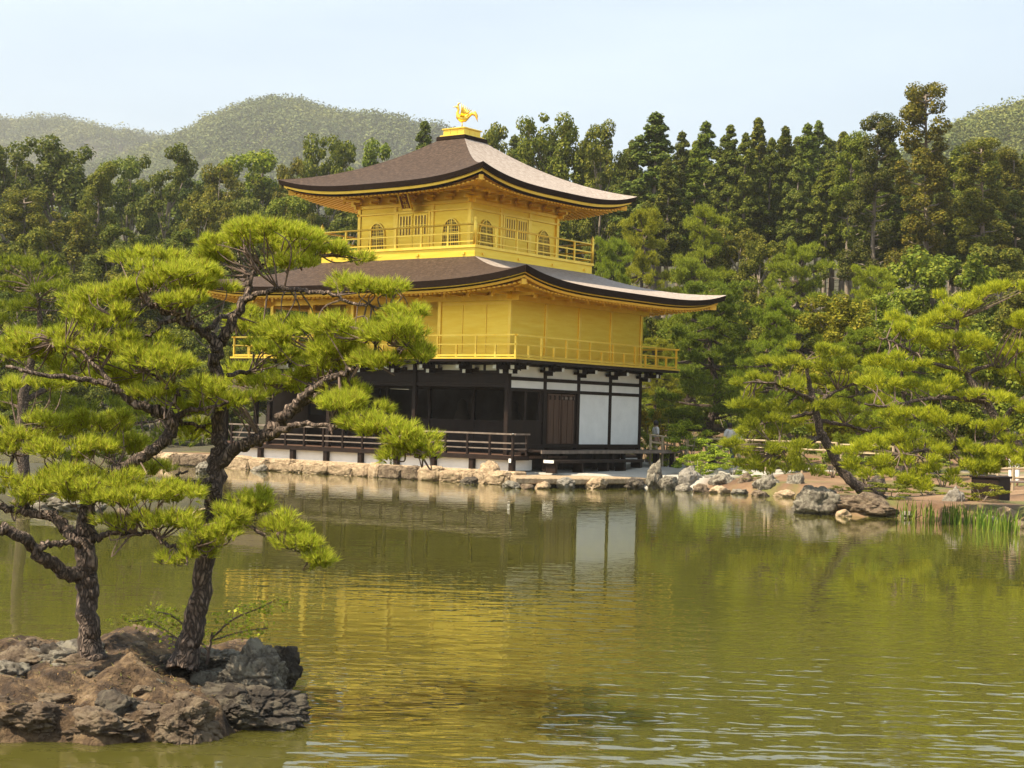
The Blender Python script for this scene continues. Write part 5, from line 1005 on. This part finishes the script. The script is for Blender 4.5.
near_pine('bright yellow-green spreading pine at the right edge, its pads hanging over the iris bank', (1040, 505), 40,
  [[(1046, 515, 22, 0), (1040, 480, 17, 0), (1020, 450, 14, 0), (1000, 425, 12, 0), (985, 400, 11, .2), (970, 380, 9, .3), (955, 350, 7, .4), (958, 320, 5, .5)]],
  [[(985, 402, 8, .2), (950, 398, 6, -.3), (920, 400, 5, -.6), (890, 406, 4, -.9), (865, 404, 3, -1)], [(1010, 440, 9, 0), (970, 446, 7, -.6), (930, 450, 5, -1), (900, 455, 3, -1.2)], [(965, 375, 7, .3), (990, 366, 5, .5), (1020, 372, 4, .6)], [(968, 372, 6, .3), (930, 362, 5, 0), (900, 345, 4, -.2), (880, 338, 3, -.2)], [(1000, 425, 8, 0), (1020, 400, 6, .3), (1045, 390, 5, .5)]],
  [(965, 300, 46, 12, .5), (1005, 290, 40, 12, .6), (930, 318, 44, 12, .2), (1000, 322, 46, 13, .4), (900, 335, 38, 11, -.2), (955, 342, 50, 13, .2), (1010, 350, 40, 13, .5), (905, 362, 44, 12, -.3), (965, 368, 44, 11, .8), (1020, 378, 34, 13, .6), (880, 388, 34, 11, -.6), (930, 388, 44, 12, -.3), (985, 395, 36, 10, -.4), (1025, 405, 34, 13, 0),
   (905, 418, 44, 12, -.8), (960, 420, 48, 12, -.6), (1010, 432, 38, 13, -.5), (880, 444, 30, 10, -1.1), (925, 444, 46, 12, -1), (975, 450, 44, 13, -1), (1018, 456, 32, 12, -.8), (905, 464, 42, 11, -1.2), (955, 470, 40, 11, -1.2), (870, 466, 24, 10, -1), (890, 478, 34, 12, -1.2), (1000, 468, 36, 11, -1.1), (925, 484, 34, 9, -1.2), (860, 452, 26, 10, -.9)], 22, dens=2.1, nl=.15, nw=.014, nk=8, mt='needle_far', col=(1.38, 1.42, 1.0), reach=4)
near_pine('pine with dark trunk on the far islet, seen behind the dark island pine', (24, 505), 35.5,
  [[(22, 512, 22, 0), (24, 470, 17, 0), (22, 420, 15, 0), (26, 385, 14, 0), (34, 350, 11, 0), (40, 320, 8, 0), (36, 290, 5, 0)]],
  [[(24, 400, 9, 0), (60, 385, 6, .3), (95, 380, 4, .6)], [(36, 345, 7, 0), (60, 330, 5, -.3), (85, 325, 3, -.5)], [(24, 430, 9, 0), (60, 425, 6, .6), (120, 425, 4, 1), (160, 420, 3, 1.2)], [(30, 365, 7, 0), (0, 355, 5, .3), (-30, 350, 4, .5)]],
  [(34, 268, 40, 12, 0), (10, 285, 40, 13, .3), (60, 288, 30, 12, -.3), (30, 305, 46, 13, 0), (-10, 320, 30, 14, .2), (75, 322, 28, 10, -.4), (40, 335, 44, 11, .5), (5, 360, 40, 13, .3), (70, 362, 36, 11, .3), (95, 380, 34, 10, .6), (20, 400, 44, 12, .6), (90, 408, 50, 12, .6), (150, 415, 40, 11, 1.1), (50, 432, 46, 12, .8), (120, 440, 44, 12, 1), (170, 440, 24, 10, 1.2), (10, 450, 34, 12, .5), (80, 460, 40, 11, .9), (140, 465, 30, 9, 1.1)], 23, dens=1.1, nl=.15, nw=.014, nk=8, mt='needle_far', col=(.7, .8, .75), reach=4)

# irises standing in the shallows
for i, (u, v_, n, lb) in enumerate([(910, 519, 14, 'sparse iris leaves at the left end of the row, before the small white rock'), (926, 521, 13, 'iris leaves in the water just right of the small white rock'), (950, 523, 26, 'dense iris clump in the water under the whitish block of rock'), (962, 524, 20, 'iris clump right of the densest one'), (975, 527, 22, 'iris clump in the middle of the row, before the shrub mound'),
     (988, 529, 20, 'iris clump just left of the slanting pinkish rock'), (1001, 531, 20, 'iris clump below the slanting pinkish rock'), (1014, 533, 16, 'iris clump at the right edge of the photo')]):
    rg = np.random.default_rng(i); p = G(u, v_, 0); c = empty('iris_plant', (p[0], p[1], -.05), lb, 'iris', 'irises in the shallows'); m = MB()
    for k in range(int(n*1.5)):
        x, y = rg.normal(size=2)*.19; h = rg.uniform(.28, .58); a = rg.uniform(0, 6.28); ln = rg.uniform(.04, .22); dx, dy = math.cos(a)*ln, math.sin(a)*ln; wv = .016; px, py = -math.sin(a)*wv, math.cos(a)*wv
        q = [(p[0]+x-px, p[1]+y-py, -.05), (p[0]+x+px, p[1]+y+py, -.05), (p[0]+x+dx*.4+px*.9, p[1]+y+dy*.4+py*.9, h*.6), (p[0]+x+dx*.4-px*.9, p[1]+y+dy*.4-py*.9, h*.6), (p[0]+x+dx, p[1]+y+dy, h)]
        m.add(q, [(0, 1, 2, 3), (3, 2, 4)])
    m.build('leaves', MT['iris'], c)

# path fence of pale poles
def fence(u0, u1, D0, D1, n, label, top=1.0):
    a, b = at(u0, D0), at(u1, D1); a[2] = gz(*a[:2]); b[2] = gz(*b[:2]); r_ = empty('path_fence', a, label, 'fence')
    for h in (top, top-.28): MB().tube([a+[0, 0, h], (a+b)/2+[0, 0, h+.01], b+[0, 0, h]], .035, 7).build('rail', MT['rail_wood'], r_)
    for k in range(n+1): p = a+(b-a)*k/n; MB().tube([p+[0, 0, -.1], p+[0, 0, top+.03]], .05, 7).build('post', MT['rail_wood'], r_)
fence(652, 676, 62, 62.5, 2, 'short pale wooden railing right of the bench deck', 1.15)
fence(689, 768, 62.5, 61.5, 4, 'pale wooden path railing under the large dark pine', 1.2)
fence(843, 895, 57, 56, 3, 'pale wooden railing seen right of the leaning pine trunk', 1.12)
fence(772, 838, 61, 58, 2, 'pale wooden railing half hidden behind the leaning shore pine', 1.15)
# dark trough-like wooden box, and slatted seats at the right edge
def wbox(u0, u1, D, z1, label, wd=.6, name='wooden_box'):
    a, b = at(u0, D), at(u1, D-.6); z0 = gz(*a[:2])-.05; r_ = empty(name, (*a[:2], z0), label, 'box'); mb = MB(); a[2] = b[2] = (z0+z1)/2; mb.bar(a, b, wd, z1-z0-.05); mb.build('case', MT['dark_wood'], r_, bevel=.01)
    a[2] = b[2] = z1; d = (b-a)/np.linalg.norm(b-a); MB().bar(a-d*.04, b+d*.04, wd+.08, .06).build('lid', MT['dark_wood'], r_, bevel=.01)
wbox(979, 1007, 44.5, 1.02, 'dark brown wooden box on the bank behind the shrub mound')
def bench(u0, u1, D, label):
    a, b = at(u0, D), at(u1, D); z0 = gz(*a[:2]); r_ = empty('bench', (*a[:2], z0), label, 'bench'); d = (b-a)/np.linalg.norm(b-a); sd_ = np.array([-d[1], d[0], 0])
    for k in (-1, 0, 1): q = sd_*k*.15; MB().bar(a+q+[0, 0, z0+.45], b+q+[0, 0, z0+.45], .12, .05).build('seat_slat', MT['worn_wood'], r_, bevel=.006)
    for t in (.08, .92):
        for k in (-1, 1): p = a+(b-a)*t+sd_*k*.13; MB().bar(p+[0, 0, z0-.05], p+[0, 0, z0+.42], .07, .07).build('leg', MT['dark_wood'], r_)
bench(1006, 1050, 47, 'grey slatted bench at the right edge behind the wooden box')
fence(1000, 1060, 49, 49, 4, 'dark-shaded low railing at the right edge behind the bench', .7)

# ------------------------------------------------------------------ visitors on the path
def skin_body(name, joints, edges, radii, m, parent, sub=1):
    me = bpy.data.meshes.new(name); me.from_pydata([tuple(j) for j in joints], edges, []); o = link_mesh(name, me, m, parent)
    md = o.modifiers.new('skin', 'SKIN'); me.skin_vertices[0].data if me.skin_vertices else None
    bm = bmesh.new(); bm.from_mesh(me); ly = bm.verts.layers.skin.verify(); bm.verts.ensure_lookup_table()
    for i, r_ in enumerate(radii): bm.verts[i][ly].radius = (r_, r_)
    bm.verts[0][ly].use_root = True; bm.to_mesh(me); bm.free(); sb = o.modifiers.new('sub', 'SUBSURF'); sb.levels = sb.render_levels = sub; return o
MT['skin'] = surf('skin', [(.3, (.42, .25, .17)), (.7, (.50, .31, .21))], 4, .6)
MT['hair'] = surf('dark_hair', [(.3, (.012, .009, .007)), (.7, (.03, .022, .018))], 20, .6)
def cloth(n, c): MT[n] = surf(n, [(.3, tuple(x*.9 for x in c)), (.7, c)], 5, .85); return n
def person(u, D, face, hgt, top, legs, label, bag=None):
    p = at(u, D); z = gz(*p[:2]); r_ = bpy.data.objects.new('person', None); COL.objects.link(r_); ORG[r_] = np.zeros(3); tag(r_, label, 'person', 'visitors on the path'); s = hgt/1.7
    J = [(0, 0, .93), (0, 0, 1.12), (0, -.01, 1.32), (0, 0, 1.45), (0, .02, 1.53), (0, .03, 1.62), (0, .02, 1.68), (-.17, 0, 1.40), (-.23, .02, 1.13), (-.22, .12, .90), (-.22, .16, .82), (.17, 0, 1.40), (.23, -.01, 1.13), (.22, .07, .90), (.22, .11, .82),
         (-.09, .0, .88), (-.10, .06, .48), (-.10, .0, .08), (-.10, .14, .04), (.09, 0, .88), (.10, -.04, .48), (.10, -.13, .10), (.10, .0, .04)]
    Ed = [(0, 1), (1, 2), (2, 3), (3, 4), (4, 5), (5, 6), (3, 7), (7, 8), (8, 9), (9, 10), (3, 11), (11, 12), (12, 13), (13, 14), (0, 15), (15, 16), (16, 17), (17, 18), (0, 19), (19, 20), (20, 21), (21, 22)]
    Rr = [.13, .12, .14, .07, .055, .10, .075, .05, .04, .032, .035, .05, .04, .032, .035, .085, .06, .04, .035, .085, .06, .04, .035]
    skin_body('body', J, Ed, Rr, 'skin', r_, 2)
    skin_body('shirt', [(0, 0, 1.0), (0, 0, 1.14), (0, -.005, 1.33), (0, 0, 1.44), (-.17, 0, 1.40), (-.225, .02, 1.16), (.17, 0, 1.40), (.225, -.01, 1.16)], [(0, 1), (1, 2), (2, 3), (3, 4), (4, 5), (3, 6), (6, 7)], [.15, .145, .165, .085, .075, .062, .075, .062], top, r_, 2)
    skin_body('trousers', [(0, 0, .97), (-.09, 0, .86), (-.10, .06, .48), (-.10, .0, .12), (.09, 0, .86), (.10, -.04, .48), (.10, -.12, .14)], [(0, 1), (1, 2), (2, 3), (0, 4), (4, 5), (5, 6)], [.14, .10, .078, .06, .10, .078, .06], legs, r_, 2)
    MB().lathe((0, .0, 1.58), [(.02, -.06), (.095, -.04), (.112, .04), (.10, .11), (.06, .155), (.01, .17)], 12).build('hair', MT['hair'], r_, smooth=True)
    if bag: MB().box(-.14, .14, -.30, -.165, 1.02, 1.42).build('backpack', MT[bag], r_, bevel=.04)
    r_.location = (p[0], p[1], z); r_.rotation_euler = (0, 0, face); r_.scale = (s, s, s)
cloth('white_cotton', (.78, .76, .72)); cloth('blue_denim', (.05, .08, .16)); cloth('beige_cotton', (.45, .36, .25)); cloth('black_cloth', (.02, .02, .025)); cloth('pale_blue_cotton', (.45, .52, .6))
person(731, 64.5, 1.0, 1.68, 'white_cotton', 'blue_denim', 'person in white shirt walking behind the path railing by the dark pine trunk')
person(657, 65.0, -.6, 1.66, 'white_cotton', 'beige_cotton', 'person in white shirt among the bushes right of the ground floor corner')
person(741, 63.6, 2.4, 1.62, 'pale_blue_cotton', 'beige_cotton', 'person in pale clothes and beige trousers half hidden by the leaning pine pads', 'black_cloth')
person(1016, 50.5, .4, 1.66, 'black_cloth', 'white_cotton', 'person in black top and white trousers at the right edge behind the bench')

# ------------------------------------------------------------------ air
hz = MB().box(-2400, 2400, -2400, 2400, -3, 330); mh = bpy.data.materials.new('hazy_air'); mh.use_nodes = True; t = mh.node_tree; t.nodes.clear()
o_ = N(t, 'ShaderNodeOutputMaterial'); pv = N(t, 'ShaderNodeVolumePrincipled'); pv.inputs['Color'].default_value = (.96, .95, .92, 1); pv.inputs['Density'].default_value = .00027; pv.inputs['Anisotropy'].default_value = .3
L(t, pv.outputs[0], o_.inputs['Volume']); ho = hz.build('haze', mh); tag(ho, kind='stuff')
for ps, used in PROTO.values():          # drop prototypes nothing used
    for i, q in enumerate(ps):
        if i not in used:
            for c in list(q.children): bpy.data.objects.remove(c)
            bpy.data.objects.remove(q)
